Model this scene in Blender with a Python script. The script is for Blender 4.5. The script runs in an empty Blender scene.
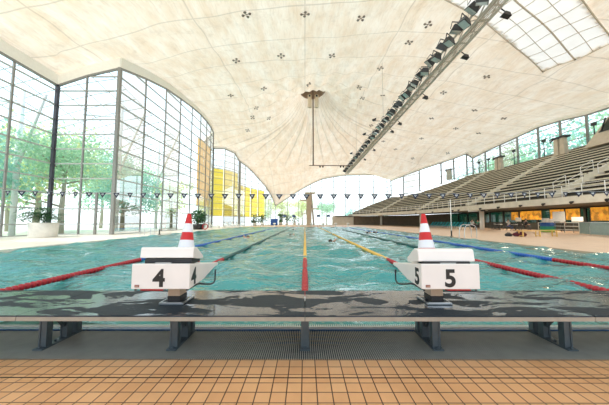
import bpy, bmesh, math, random
import numpy as np
from mathutils import Vector, Matrix
random.seed(7); np.random.seed(7)
S = bpy.context.scene
C = S.collection
F = 262.0; EYE = 1.16; PITCH = math.atan(18.5/F)

# ------------------------------------------------------------------ materials
def nt(name):
    m = bpy.data.materials.new(name); m.use_nodes = True
    t = m.node_tree; t.nodes.clear()
    o = t.nodes.new('ShaderNodeOutputMaterial')
    return m, t, o
def N(t, typ, **kw):
    n = t.nodes.new(typ)
    for k, v in kw.items():
        if k.startswith('in_'):
            n.inputs[k[3:].replace('_', ' ')].default_value = v
        else: setattr(n, k, v)
    return n
def L(t, a, b): t.links.new(a, b)
def prin(t, o, col, rough=.5, metal=0, spec=.5):
    p = t.nodes.new('ShaderNodeBsdfPrincipled')
    p.inputs['Base Color'].default_value = (*col, 1); p.inputs['Roughness'].default_value = rough
    p.inputs['Metallic'].default_value = metal; p.inputs['Specular IOR Level'].default_value = spec
    L(t, p.outputs[0], o.inputs[0]); return p
def mixc(t, fac, a, b, blend='MIX'):
    n = t.nodes.new('ShaderNodeMix'); n.data_type = 'RGBA'; n.blend_type = blend
    for sock, v in ((n.inputs['Factor'], fac), (n.inputs['A'], a), (n.inputs['B'], b)):
        pass
    def put(s, v):
        if hasattr(v, 'is_linked'): L(t, v, s)
        elif isinstance(v, tuple): s.default_value = (*v, 1)
        else: s.default_value = v
    put(n.inputs[0], fac); put(n.inputs[6], a); put(n.inputs[7], b)
    return n.outputs[2]
def math_n(t, op, a, b=None, c=None):
    n = t.nodes.new('ShaderNodeMath'); n.operation = op
    for i, v in enumerate((a, b, c)):
        if v is None: continue
        if hasattr(v, 'is_linked'): L(t, v, n.inputs[i])
        else: n.inputs[i].default_value = v
    return n.outputs[0]
def ramp(t, fac, a, b):
    n = t.nodes.new('ShaderNodeMapRange'); L(t, fac, n.inputs[0])
    n.inputs[1].default_value = a; n.inputs[2].default_value = b; n.clamp = True
    return n.outputs[0]
def noise(t, scale, detail=3, vec=None, rough=.5, dist=0):
    n = t.nodes.new('ShaderNodeTexNoise'); n.inputs['Scale'].default_value = scale
    n.inputs['Detail'].default_value = detail; n.inputs['Roughness'].default_value = rough
    n.inputs['Distortion'].default_value = dist
    if vec is not None: L(t, vec, n.inputs['Vector'])
    return n
def coords(t):
    return t.nodes.new('ShaderNodeTexCoord').outputs['Object']
def mapping(t, vec, scale=(1,1,1), loc=(0,0,0)):
    n = t.nodes.new('ShaderNodeMapping'); L(t, vec, n.inputs[0])
    n.inputs['Scale'].default_value = scale; n.inputs['Location'].default_value = loc
    return n.outputs[0]
def bump(t, h, strength=.3, dist=.02):
    n = t.nodes.new('ShaderNodeBump'); n.inputs['Strength'].default_value = strength
    n.inputs['Distance'].default_value = dist; L(t, h, n.inputs['Height'])
    return n.outputs[0]

def plain(name, col, rough=.5, metal=0, var=.06, scale=6, spec=.5):
    """a slightly mottled surface"""
    m, t, o = nt(name); p = prin(t, o, col, rough, metal, spec)
    n = noise(t, scale, 3, coords(t))
    c = mixc(t, n.outputs[0], tuple(max(0, x*(1-var*2)) for x in col), tuple(min(1, x*(1+var*2)) for x in col))
    L(t, c, p.inputs['Base Color'])
    return m
def cloth(name, col, trans=.5):
    m, t, o = nt(name)
    d = N(t, 'ShaderNodeBsdfDiffuse'); r = N(t, 'ShaderNodeBsdfTranslucent'); x = N(t, 'ShaderNodeMixShader'); x.inputs[0].default_value = trans
    w = noise(t, 3, 3, coords(t))
    c = mixc(t, w.outputs[0], tuple(x_*.85 for x_ in col), col)
    L(t, c, d.inputs[0]); L(t, c, r.inputs[0]); L(t, d.outputs[0], x.inputs[1]); L(t, r.outputs[0], x.inputs[2]); L(t, x.outputs[0], o.inputs[0])
    return m

M = {}
# translucent membrane roof, welded from strips
def mk_roof(name, col, trans, dark):
    m, t, o = nt(name)
    co = coords(t)
    sep = N(t, 'ShaderNodeSeparateXYZ'); L(t, co, sep.inputs[0])
    wob = noise(t, .12, 2, co)
    yy = math_n(t, 'ADD', sep.outputs[1], math_n(t, 'MULTIPLY', wob.outputs[0], 2.0))
    fy = math_n(t, 'ABSOLUTE', math_n(t, 'SUBTRACT', math_n(t, 'FRACT', math_n(t, 'DIVIDE', yy, 4.2)), .5))
    fx = math_n(t, 'ABSOLUTE', math_n(t, 'SUBTRACT', math_n(t, 'FRACT', math_n(t, 'DIVIDE', sep.outputs[0], 9.0)), .5))
    seam = math_n(t, 'MAXIMUM', ramp(t, fy, .478, .497), ramp(t, fx, .490, .499))
    dx = math_n(t, 'SUBTRACT', sep.outputs[0], 1.45); dy = math_n(t, 'SUBTRACT', sep.outputs[1], 46.0)
    rr = math_n(t, 'SQRT', math_n(t, 'ADD', math_n(t, 'MULTIPLY', dx, dx), math_n(t, 'MULTIPLY', dy, dy)))
    ang = math_n(t, 'MULTIPLY', math_n(t, 'ARCTAN2', dy, dx), 40/6.2832)
    rs = ramp(t, math_n(t, 'ABSOLUTE', math_n(t, 'SUBTRACT', math_n(t, 'FRACT', ang), .5)), .40, .49)
    near = math_n(t, 'MULTIPLY', ramp(t, rr, 24.0, 15.0), ramp(t, dy, -4.0, 3.0))
    seam = math_n(t, 'ADD', math_n(t, 'MULTIPLY', seam, math_n(t, 'SUBTRACT', 1.0, near)), math_n(t, 'MULTIPLY', rs, near))
    st = noise(t, 1.0, 5, mapping(t, co, (.9, .28, .3)), .65)
    fine = noise(t, 1.0, 4, mapping(t, co, (6.5, .8, .8)), .6)
    blot = noise(t, .9, 6, co, .7)
    c = mixc(t, ramp(t, st.outputs[0], .33, .7), col, dark)
    c = mixc(t, math_n(t, 'MULTIPLY', ramp(t, fine.outputs[0], .5, .75), .35), c, tuple(x*.72 for x in dark))
    c = mixc(t, math_n(t, 'MULTIPLY', ramp(t, blot.outputs[0], .52, .75), .35), c, tuple(x*.62 for x in dark))
    c = mixc(t, math_n(t, 'MULTIPLY', seam, .38), c, tuple(x*.45 for x in dark))
    d = N(t, 'ShaderNodeBsdfDiffuse'); r = N(t, 'ShaderNodeBsdfTranslucent'); x = N(t, 'ShaderNodeMixShader'); x.inputs[0].default_value = trans
    b = bump(t, st.outputs[0], .5, .5); L(t, b, d.inputs['Normal'])
    L(t, c, d.inputs[0]); L(t, c, r.inputs[0]); L(t, d.outputs[0], x.inputs[1]); L(t, r.outputs[0], x.inputs[2]); L(t, x.outputs[0], o.inputs[0])
    return m
M['roof'] = mk_roof('roof_membrane', (.96,.87,.75), .25, (.84,.68,.51))
M['eye_shade'] = plain('roof_eye_shade', (.42,.30,.22), .8, 0, .2, 1)  # dark brown stands for the shade in the hollow of the roof eye
def mk_sky():
    m, t, o = nt('skylight_panels')
    d = N(t, 'ShaderNodeBsdfDiffuse'); r = N(t, 'ShaderNodeBsdfTranslucent'); x = N(t, 'ShaderNodeMixShader'); x.inputs[0].default_value = .38
    w = noise(t, .8, 4, coords(t))
    c = mixc(t, w.outputs[0], (.74,.70,.64), (.86,.84,.80))
    L(t, c, d.inputs[0]); L(t, c, r.inputs[0]); L(t, d.outputs[0], x.inputs[1]); L(t, r.outputs[0], x.inputs[2]); L(t, x.outputs[0], o.inputs[0])
    return m
M['skylight'] = mk_sky()
def mk_glass(name, tint, refl=.06):
    m, t, o = nt(name)
    a = N(t, 'ShaderNodeBsdfTransparent'); a.inputs[0].default_value = (*tint, 1)
    g = N(t, 'ShaderNodeBsdfGlossy'); g.inputs['Roughness'].default_value = .02
    x = N(t, 'ShaderNodeMixShader')
    lw = N(t, 'ShaderNodeLayerWeight'); lw.inputs[0].default_value = .25
    L(t, math_n(t, 'MINIMUM', math_n(t, 'ADD', math_n(t, 'MULTIPLY', lw.outputs['Fresnel'], .5), refl*.3), .5), x.inputs[0])
    L(t, a.outputs[0], x.inputs[1]); L(t, g.outputs[0], x.inputs[2]); L(t, x.outputs[0], o.inputs[0])
    return m
M['glass'] = mk_glass('window_glass', (.93,.97,.97))
M['glass_green'] = mk_glass('green_glass', (.07,.17,.13), .2)
def mk_water():
    m, t, o = nt('pool_water')
    co = coords(t)
    n1 = noise(t, 1.0, 4, mapping(t, co, (1.5, 2.6, 1)), .6, .6)
    n2 = noise(t, 1.0, 3, mapping(t, co, (.45, .7, 1)), .5, .4)
    n3 = noise(t, 1.0, 2, mapping(t, co, (5.5, 8.0, 1)), .5, .3)
    h = math_n(t, 'ADD', math_n(t, 'MULTIPLY', n1.outputs[0], .55), math_n(t, 'ADD', n2.outputs[0], math_n(t, 'MULTIPLY', n3.outputs[0], .30)))
    b = bump(t, h, .7, .16)
    g = N(t, 'ShaderNodeBsdfGlossy'); g.inputs['Roughness'].default_value = .03; L(t, b, g.inputs['Normal'])
    a = N(t, 'ShaderNodeBsdfTransparent'); a.inputs[0].default_value = (.34,.82,.86,1)
    df = N(t, 'ShaderNodeBsdfDiffuse'); df.inputs[0].default_value = (.09,.64,.67,1); L(t, b, df.inputs['Normal'])
    under = N(t, 'ShaderNodeMixShader'); under.inputs[0].default_value = .40
    L(t, a.outputs[0], under.inputs[1]); L(t, df.outputs[0], under.inputs[2])
    fr = N(t, 'ShaderNodeFresnel'); fr.inputs[0].default_value = 1.65; L(t, b, fr.inputs['Normal'])
    x = N(t, 'ShaderNodeMixShader'); L(t, fr.outputs[0], x.inputs[0]); L(t, under.outputs[0], x.inputs[1]); L(t, g.outputs[0], x.inputs[2])
    L(t, x.outputs[0], o.inputs[0])
    return m
M['water'] = mk_water()
def mk_tiles(name, size, off, c1, c2, grout, gw=.03, rough=.45, joint=None, bmp=.25):
    m, t, o = nt(name); p = prin(t, o, c1, rough)
    co = coords(t); sep = N(t, 'ShaderNodeSeparateXYZ'); L(t, co, sep.inputs[0])
    u = math_n(t, 'DIVIDE', math_n(t, 'SUBTRACT', sep.outputs[0], off[0]), size)
    v = math_n(t, 'DIVIDE', math_n(t, 'SUBTRACT', sep.outputs[1], off[1]), size)
    eu = math_n(t, 'ABSOLUTE', math_n(t, 'SUBTRACT', math_n(t, 'FRACT', u), .5))
    ev = math_n(t, 'ABSOLUTE', math_n(t, 'SUBTRACT', math_n(t, 'FRACT', v), .5))
    e = ramp(t, math_n(t, 'MAXIMUM', eu, ev), .5-gw*1.4, .5-gw*.6)
    cmb = N(t, 'ShaderNodeCombineXYZ'); L(t, math_n(t, 'FLOOR', u), cmb.inputs[0]); L(t, math_n(t, 'FLOOR', v), cmb.inputs[1])
    wn = N(t, 'ShaderNodeTexWhiteNoise'); L(t, cmb.outputs[0], wn.inputs[0])
    n = noise(t, 9, 4, co)
    f = math_n(t, 'ADD', math_n(t, 'MULTIPLY', wn.outputs[0], .55), math_n(t, 'MULTIPLY', n.outputs[0], .5))
    c = mixc(t, f, c1, c2); big = noise(t, 1.7, 4, co)
    c = mixc(t, math_n(t, 'MULTIPLY', ramp(t, big.outputs[0], .45, .75), .35), c, tuple(x*.6 for x in c1))
    c = mixc(t, e, c, grout)
    if joint is not None:
        j = math_n(t, 'LESS_THAN', math_n(t, 'ABSOLUTE', math_n(t, 'SUBTRACT', sep.outputs[1], joint)), .0065)
        c = mixc(t, j, c, (.012,.008,.006))
    L(t, c, p.inputs['Base Color'])
    L(t, bump(t, math_n(t, 'SUBTRACT', 1.0, e), bmp, .004), p.inputs['Normal'])
    L(t, math_n(t, 'ADD', math_n(t, 'MULTIPLY', n.outputs[0], .3), rough-.15), p.inputs['Roughness'])
    return m
M['tile'] = mk_tiles('terracotta_tile', .1035, (-.022, 1.7615), (.58,.29,.125), (.72,.41,.20), (.05,.022,.012), .036, .42, 2.03)
M['deck'] = mk_tiles('beige_deck_tile', .2, (0,0), (.78,.56,.41), (.84,.62,.46), (.6,.42,.3), .02, .5)
M['deck_lit'] = mk_tiles('daylit_deck_tile', .2, (0,0), (.84,.78,.70), (.90,.85,.78), (.7,.62,.55), .02, .4)  # deck tile lightened; glare of daylight on the left deck put into the colour
def mk_basin():
    m, t, o = nt('pool_tile'); p = prin(t, o, (.5,.85,.85), .4)
    co = coords(t); sep = N(t, 'ShaderNodeSeparateXYZ'); L(t, co, sep.inputs[0])
    f = math_n(t, 'ABSOLUTE', math_n(t, 'SUBTRACT', math_n(t, 'FRACT', math_n(t, 'DIVIDE', sep.outputs[0], 2.5)), .5))
    ln = math_n(t, 'LESS_THAN', f, .05)
    n = noise(t, 1.2, 3, co)
    c = mixc(t, n.outputs[0], (.62,.92,.90), (.78,.97,.95))
    c = mixc(t, ln, c, (.03,.10,.14)); L(t, c, p.inputs['Base Color']); return m
M['basin'] = mk_basin()
def mk_slate():
    m, t, o = nt('wet_slate_board'); p = prin(t, o, (.05,.06,.07), .4)
    co = N(t, 'ShaderNodeNewGeometry').outputs['Position']
    n = noise(t, 1.0, 6, mapping(t, co, (1.5, 4.2, 1), (5.1, .7, 0)), .68, .8)
    wet = ramp(t, n.outputs[0], .50, .515)
    g = noise(t, 60, 3, co)
    c = mixc(t, g.outputs[0], (.012,.018,.024), (.040,.052,.062))
    c = mixc(t, wet, c, (.035,.045,.06)); L(t, c, p.inputs['Base Color'])
    L(t, math_n(t, 'SUBTRACT', .55, math_n(t, 'MULTIPLY', wet, .42)), p.inputs['Roughness'])
    p.inputs['Specular IOR Level'].default_value = .12
    L(t, wet, p.inputs['Coat Weight']); p.inputs['Coat Roughness'].default_value = .06; p.inputs['Coat IOR'].default_value = 1.5
    r = noise(t, 1.0, 4, mapping(t, co, (14, 30, 1)), .6)
    bb = bump(t, math_n(t, 'ADD', math_n(t,'MULTIPLY', g.outputs[0], .15), math_n(t,'MULTIPLY', r.outputs[0], .6)), .5, .006)
    L(t, bb, p.inputs['Normal']); L(t, bb, p.inputs['Coat Normal'])
    return m
M['slate'] = mk_slate()
M['edge'] = plain('board_edge', (.34,.29,.23), .5, 0, .12, 12)
M['grate'] = plain('grate_slat', (.34,.32,.27), .4, 0, .1, 8)
M['grate_white'] = plain('grate_slat_pale', (.72,.78,.78), .35)
M['gutter'] = plain('gutter_dark', (.012,.014,.016), .5)
M['blue_bar'] = plain('wet_blue_rail', (.02,.07,.16), .25)
M['steel'] = plain('galvanised_steel', (.10,.125,.14), .42, .55, .15, 14)
M['steel_light'] = plain('brushed_steel', (.62,.64,.66), .3, .9, .08)
M['white'] = plain('white_gelcoat', (.80,.75,.71), .32, 0, .03)
M['white_paint'] = plain('white_paint', (.86,.86,.84), .5, 0, .03)
M['fascia'] = plain('white_roof_edge', (.95,.92,.86), .6, 0, .03)
M['mullion'] = plain('grey_mullion', (.28,.28,.27), .45, .2)
M['mullion_light'] = plain('pale_transom', (.46,.47,.46), .45, .1)
M['mullion_dark'] = plain('dark_post', (.035,.035,.05), .4)
M['black'] = plain('black_rubber', (.015,.015,.017), .5)
M['navy'] = plain('navy_pennant', (.014,.018,.04), .6)
M['number'] = plain('black_numeral', (.012,.012,.012), .4)
M['beige_plastic'] = plain('beige_pedestal', (.58,.42,.30), .45)
M['red'] = plain('red_float', (.42,.008,.015), .35)
M['redlogo'] = plain('maroon_badge', (.20,.03,.02), .5)
M['yellow'] = plain('yellow_float', (.86,.52,.09), .35)
M['blue'] = plain('blue_float', (.02,.12,.50), .35)
M['green'] = plain('green_float', (.015,.10,.09), .35)
M['conered'] = plain('cone_red', (.52,.010,.015), .4)
M['conewhite'] = plain('cone_reflective_white', (.72,.73,.78), .3)
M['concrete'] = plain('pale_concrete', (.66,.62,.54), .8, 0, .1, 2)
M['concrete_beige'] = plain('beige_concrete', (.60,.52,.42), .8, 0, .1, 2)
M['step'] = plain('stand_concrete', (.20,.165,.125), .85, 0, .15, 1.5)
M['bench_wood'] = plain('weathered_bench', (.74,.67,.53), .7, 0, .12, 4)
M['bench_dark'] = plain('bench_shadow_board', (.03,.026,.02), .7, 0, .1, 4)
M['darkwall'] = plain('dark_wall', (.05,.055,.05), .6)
M['dark'] = plain('dark_metal', (.04,.045,.05), .45, .3)
M['lens'] = plain('floodlight_glass', (.55,.60,.60), .15, .3)
def mk_lit(name, col, e):
    m, t, o = nt(name); p = prin(t, o, col, .5); w_ = noise(t, 1.3, 3, coords(t)); c = mixc(t, ramp(t, w_.outputs[0], .38, .6), tuple(x*.35 for x in col), col)
    L(t, c, p.inputs['Base Color']); L(t, c, p.inputs['Emission Color']); p.inputs['Emission Strength'].default_value = e; return m
M['orange_panel'] = mk_lit('backlit_orange_panel', (1.0,.45,.04), .55)
M['yellow_blind'] = cloth('yellow_blind', (1.0,.88,.32), .72)
M['orange_blind'] = cloth('orange_blind', (1.0,.76,.42), .72)
M['teal'] = plain('teal_plastic', (.03,.36,.42), .4)
M['teal2'] = plain('sea_green_cloth', (.03,.30,.22), .7)
M['lime'] = plain('lime_band', (.25,.60,.08), .5)
M['skin'] = plain('skin', (.55,.33,.24), .5)
M['hair'] = plain('hair', (.05,.03,.02), .6)
M['bluecab'] = plain('blue_cabinet', (.02,.10,.36), .45)
M['pot_white'] = plain('white_planter', (.80,.78,.72), .5)
M['leaf'] = plain('palm_leaf', (.025,.13,.03), .45, 0, .3, 3)
M['soil'] = plain('soil', (.05,.03,.02), .9)
M['trunk'] = plain('bark', (.45,.40,.32), .9)
M['leafa'] = cloth('tree_leaf_pale', (.50,.74,.52), .5)
M['leafb'] = cloth('tree_leaf_yellow', (.74,.80,.42), .5)
M['leafc'] = cloth('tree_leaf_bluish', (.42,.72,.62), .5)
M['ground'] = plain('pale_gravel', (.62,.66,.58), .9, 0, .12, .3)
M['yellow_wood'] = plain('yellow_bench_wood', (.80,.52,.16), .5)
M['maroon'] = plain('maroon_cloth', (.10,.015,.025), .8)
M['clampgrey'] = plain('clamp_brown_grey', (.24,.20,.16), .5, .3)
M['netgrey'] = plain('pale_net_grey', (.45,.50,.52), .6)
M['rod'] = plain('brown_steel_rod', (.16,.11,.08), .5, .3)
M['pale_fitting'] = plain('cream_fitting', (.72,.62,.48), .5)
M['paper'] = plain('white_board', (.85,.85,.83), .6)

# ------------------------------------------------------------------ helpers
class MB:
    def __init__(s): s.bm = bmesh.new(); s.mats = []
    def mi(s, m):
        if m not in s.mats: s.mats.append(m)
        return s.mats.index(m)
    def _f(s, vs, m):
        try: f = s.bm.faces.new(vs); f.material_index = s.mi(m); return f
        except ValueError: return None
    def hexa(s, P, m):
        v = [s.bm.verts.new(p) for p in P]
        for q in ((0,3,2,1),(4,5,6,7),(0,1,5,4),(1,2,6,5),(2,3,7,6),(3,0,4,7)): s._f([v[i] for i in q], m)
    def box(s, a, b, m, rot=None, piv=None):
        x0,y0,z0 = a; x1,y1,z1 = b
        P = [Vector(p) for p in ((x0,y0,z0),(x1,y0,z0),(x1,y1,z0),(x0,y1,z0),(x0,y0,z1),(x1,y0,z1),(x1,y1,z1),(x0,y1,z1))]
        if rot is not None:
            c = Vector(piv) if piv else sum(P, Vector())/8
            P = [c + rot @ (p-c) for p in P]
        s.hexa(P, m)
    def bar(s, p, q, w, h, m, up=(0,0,1)):
        p = Vector(p); q = Vector(q); d = (q-p).normalized(); u = Vector(up)
        if abs(d.dot(u)) > .98: u = Vector((0,1,0))
        r = d.cross(u).normalized()*w/2; t = r.cross(d).normalized()*h/2
        s.hexa([p-r-t, p+r-t, q+r-t, q-r-t, p-r+t, p+r+t, q+r+t, q-r+t], m)
    def tube(s, pts, r, m, n=8, cap=True):
        pts = [Vector(p) for p in pts]; rs = r if isinstance(r, (list, tuple)) else [r]*len(pts)
        rings = []
        prev = None
        for i, p in enumerate(pts):
            d = (pts[min(i+1, len(pts)-1)] - pts[max(i-1, 0)]).normalized()
            if prev is None:
                a = Vector((0,0,1)) if abs(d.z) < .9 else Vector((1,0,0)); u = d.cross(a).normalized()
            else: u = (prev - d*prev.dot(d)).normalized()
            prev = u; w = d.cross(u)
            rings.append([s.bm.verts.new(p + (u*math.cos(2*math.pi*k/n) + w*math.sin(2*math.pi*k/n))*rs[i]) for k in range(n)])
        for a, b in zip(rings, rings[1:]):
            for k in range(n):
                f = s._f([a[k], a[(k+1)%n], b[(k+1)%n], b[k]], m)
                if f: f.smooth = True
        if cap: s._f(rings[0][::-1], m); s._f(rings[-1], m)
    def lathe(s, prof, m, n=20, c=(0,0,0), rot=None, smooth=True):
        """prof: (r, z, material or None)"""
        c = Vector(c); rings = []
        for pr in prof:
            ring = []
            for k in range(n):
                v = Vector((pr[0]*math.cos(2*math.pi*k/n), pr[0]*math.sin(2*math.pi*k/n), pr[1]))
                if rot is not None: v = rot @ v
                ring.append(s.bm.verts.new(c+v))
            rings.append(ring)
        for i, (a, b) in enumerate(zip(rings, rings[1:])):
            mm = prof[i+1][2] if len(prof[i+1]) > 2 and prof[i+1][2] else m
            for k in range(n):
                f = s._f([a[k], a[(k+1)%n], b[(k+1)%n], b[k]], mm)
                if f: f.smooth = smooth
        s._f(rings[0][::-1], m); s._f(rings[-1], prof[-1][2] if len(prof[-1]) > 2 and prof[-1][2] else m)
    def poly(s, pts, m):
        return s._f([s.bm.verts.new(p) for p in pts], m)
    def prism(s, prof, x0, x1, m):
        """profile in (y,z), extruded along x"""
        a = [s.bm.verts.new((x0, y, z)) for y, z in prof]; b = [s.bm.verts.new((x1, y, z)) for y, z in prof]
        s._f(a, m); s._f(b[::-1], m)
        for i in range(len(prof)):
            j = (i+1) % len(prof); s._f([a[j], a[i], b[i], b[j]], m)
    def build(s, name, parent=None, bevel=0, loc=None):
        bmesh.ops.recalc_face_normals(s.bm, faces=s.bm.faces[:])
        me = bpy.data.meshes.new(name); s.bm.to_mesh(me); s.bm.free()
        for m in s.mats: me.materials.append(M[m] if isinstance(m, str) else m)
        o = bpy.data.objects.new(name, me); C.objects.link(o)
        if parent is not None: o.parent = parent
        if loc: o.location = loc
        if bevel:
            b = o.modifiers.new('bevel', 'BEVEL'); b.width = bevel; b.segments = 2; b.limit_method = 'ANGLE'; b.angle_limit = .6
        return o
def thing(name, label, cat, loc=(0,0,0), rz=0, group=None, rx=0):
    o = bpy.data.objects.new(name, None); C.objects.link(o); o.location = loc; o.rotation_euler = (rx,0,rz)
    o.empty_display_size = .2
    return tag(o, label, cat, group)
def tag(o, label, cat, group=None, kind=None):
    o['label'] = label; o['category'] = cat
    if group: o['group'] = group
    if kind: o['kind'] = kind
    return o
def struct(o): o['kind'] = 'structure'; return o
def dup(root, loc=None, rz=None, label=None, group=None):
    r = root.copy(); C.objects.link(r)
    if loc is not None: r.location = loc
    if rz is not None: r.rotation_euler = (root.rotation_euler[0], 0, rz)
    if label: r['label'] = label
    if group: r['group'] = group
    for ch in [c for c in KIDS.get(root.name, root.children)]:
        c = ch.copy(); C.objects.link(c); c.parent = r
        for g in list(ch.children):
            d = g.copy(); C.objects.link(d); d.parent = c
    return r
KIDS = {}
ORD = ['first','second','third','fourth','fifth','sixth','seventh','eighth','ninth','tenth','eleventh','twelfth','thirteenth','fourteenth','fifteenth','sixteenth','seventeenth','eighteenth','nineteenth','twentieth']
ORD += ['twenty-'+w for w in ORD[:9]] + ['thirtieth'] + ['thirty-'+w for w in ORD[:9]] + ['fortieth'] + ['forty-'+w for w in ORD[:9]] + ['fiftieth']
def cr(pts, n):
    """Catmull-Rom through points"""
    out = []; P = [np.array(p, float) for p in pts]; P = [2*P[0]-P[1]] + P + [2*P[-1]-P[-2]]
    for i in range(1, len(P)-2):
        for k in range(n):
            t = k/n; a,b,c,d = P[i-1:i+3]
            out.append(.5*((2*b)+(-a+c)*t+(2*a-5*b+4*c-d)*t*t+(-a+3*b-3*c+d)*t**3))
    out.append(P[-2]); return out

# ------------------------------------------------------------------ camera
cam = bpy.data.cameras.new('camera'); co = bpy.data.objects.new('camera', cam); C.objects.link(co)
cam.sensor_width = 36; cam.lens = 36*F/609; cam.clip_end = 600; cam.clip_start = .05
co.location = (0,0,EYE); co.rotation_euler = (math.pi/2 + PITCH, 0, math.radians(.1))
S.camera = co

# ------------------------------------------------------------------ plan of the hall: (x, y, height above eye of the glass top)
FA = [(-22,-6,12.6),(-22,5,12.5),(-22,8.5,12.4),(-22,12,12.3),(-22,15.5,12.2),(-22,19,12.1),(-22,22.5,12.0)]
FR = [(-22,22.5,12.0),(-19.4,22.5,12.9),(-16.5,22.5,13.6)]
FB = [(-16.5,22.5,13.6),(-16.45,26.2,14.7),(-16.4,30,15.6),(-16.4,33.6,16.1),(-16.4,37.1,16.5),(-16.4,40.2,16.7),(-16.5,43,16.7),(-16.7,45.5,16.6),(-17.1,48,16.4)]
FJ = [(-17.1,48,16.4),(-19,50,15.9),(-21.5,53,15.4)]
FC = [(-21.5,53,15.4),(-19,53.8,15.1),(-17.2,55.5,15.5),(-15.9,58.5,15.3),(-15.4,61,14.0)]
FD = [(-15.4,61,14.0),(-14.7,64,13.7),(-13.8,67.5,12.9),(-12.6,71,11.4),(-11.2,74.5,9.7),(-10,77.5,7.6),(-9,80,4.6)]
FE = [(-9,80,4.6),(-5.4,80,6.9),(-1.9,80,9.2),(1.7,80,11.2),(5.2,80,12.8),(8.8,80,13.5),(12.4,80,14.0),(16.7,80,14.1),(21,80,14.2),(25.2,80,14.3)]
FG = [(25.2,80,14.3),(24.8,75,11.5)]
FH = [(24.8,75,11.5),(26.3,69.5,12.0),(28.2,64,12.5),(31.5,60,13.4),(33.3,58,13.9),(35,56,14.5)]
FK = [(35,56,14.5),(36.3,56,13.5)]
FM = [(36.3,56,13.5),(36.3,52,13.9),(36.3,48,14.1),(36.3,44,14.3),(36.3,40,14.5),(36.3,36.5,14.2),(36.3,33,13.6),(36.3,29,13.4),(36.3,24,13.4),(36.3,12,13.4),(36.3,-6,13.4)]
def band(x, y):                       # height of the white roof edge above the glass
    return 1.0 if y < 24 and x < 0 else (max(.45, 1.0-(y-24)*.02) if x < 0 else .5)

# stand geometry (a polyline front edge curving inwards at the far end)
def lin(tab, y):
    if y <= tab[0][0]: return tab[0][1]
    for (a, va), (b, vb) in zip(tab, tab[1:]):
        if y <= b: return va + (vb-va)*(y-a)/(b-a)
    return tab[-1][1]
X0T = [(10,22),(46,22),(52,21.6),(60,20),(66,18.5),(72,17),(76,15.4),(80,13.6),(85,11.5)]
X1T = [(10,36.3),(56,36.3),(56.01,35),(60,31.5),(64,28.2),(69.5,26.3),(75,24.8),(78,20),(80,15)]
def X0(y): return lin(X0T, y)
def X1(y): return lin(X1T, y)
def standz(x, y): return EYE + 2.1 + .539*(x - X0(y))

# ------------------------------------------------------------------ roof
ctrl = []
for fac in (FA, FR, FB, FJ, FC, FD, FE, FH, FM):
    for x, y, h in fac: ctrl.append((x, y, h + band(x, y)))
ctrl += [(-12,-6,15.3),(0,-6,16.6),(12,-6,16.6),(25,-6,15.2),
         (-14,10,14.6),(-8,10,16.0),(0,10,16.9),(10,10,17.2),(22,8,16.2),(30,8,14.6),
         (-10,22,16.4),(0,22,17.6),(10,22,18.2),(20,22,17.4),(30,24,15.2),
         (-9,34,17.9),(0,34,18.9),(10,34,19.0),(20,34,17.6),(30,38,15.6),
         (-8,46,17.6),(1.5,45,20.4),(12,46,18.4),(24,46,16.6),
         (-8,60,15.6),(2,60,16.9),(12,60,16.8),(24,60,15.2),(0,72,13.2),(10,72,14.6),(-6,72,12.0)]
cp = np.array(ctrl); ps = cp[:, :2]; hv = cp[:, 2]
def U(r2): return np.where(r2 > 1e-9, .5*r2*np.log(np.maximum(r2, 1e-9)), 0)
n_ = len(ps); d2 = ((ps[:, None]-ps[None])**2).sum(-1)
A = np.zeros((n_+3, n_+3)); A[:n_, :n_] = U(d2) + np.eye(n_)*2.0; A[:n_, n_:] = np.c_[np.ones(n_), ps]; A[n_:, :n_] = A[:n_, n_:].T
W = np.linalg.solve(A, np.r_[hv, 0, 0, 0])
EX, EY = 1.45, 46.0
# distance to the outline, so the sheet meets the glazing exactly
outline = []
for fac in (FA, FR, FB, FJ, FC, FD, FE, FG, FH, FK, FM):
    for p in fac:
        if not outline or (abs(outline[-1][0]-p[0])+abs(outline[-1][1]-p[1])) > 1e-6: outline.append(p)
OL = [np.array((p[0], p[1], p[2]+band(p[0], p[1]))) for p in outline]
def seg_near(x, y):
    best = (1e9, 0)
    for a, b in zip(OL, OL[1:]):
        dx, dy = b[0]-a[0], b[1]-a[1]; l = dx*dx+dy*dy
        t = min(1, max(0, ((x-a[0])*dx + (y-a[1])*dy)/l)); d = math.hypot(x-a[0]-t*dx, y-a[1]-t*dy)
        if d < best[0]: best = (d, a[2]+t*(b[2]-a[2]))
    return best
def roofz(x, y):
    r2 = (ps[:, 0]-x)**2 + (ps[:, 1]-y)**2
    z = float(U(r2) @ W[:n_]) + W[n_] + W[n_+1]*x + W[n_+2]*y
    r = math.hypot(x-EX, y-EY); ph = math.atan2(y-EY, x-EX)
    z += 8.0*math.exp(-r/2.5)
    z += .26*math.sin(ph*30+.6*math.sin(ph*5))*math.exp(-((r-8)/8)**2)*min(1, max(0, (r-1.5)/5))
    z += .10*math.sin(y*2*math.pi/4.2+.3*math.sin(x*.2))
    d, h = seg_near(x, y); k = math.exp(-(d/2.2)**2)
    return z*(1-k) + h*k + EYE
def inside(x, y, poly):
    c = False; j = len(poly)-1
    for i in range(len(poly)):
        xi, yi = poly[i][:2]; xj, yj = poly[j][:2]
        if (yi > y) != (yj > y) and x < (xj-xi)*(y-yi)/(yj-yi)+xi: c = not c
        j = i
    return c
poly = [(p[0], p[1]) for p in OL]
SA, SB, SD = np.array((25.4,26.6)), np.array((26.6,22.3)), np.array((-11.2,-5.8))
SM = np.linalg.inv(np.array([SB-SA, SD]).T)
def in_sky(x, y, g):
    a, c = SM @ (np.array((x, y))-SA); return -g-.0 < a*1.0 < 1+g and -g/2.5 < c < 1.45+g
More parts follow.
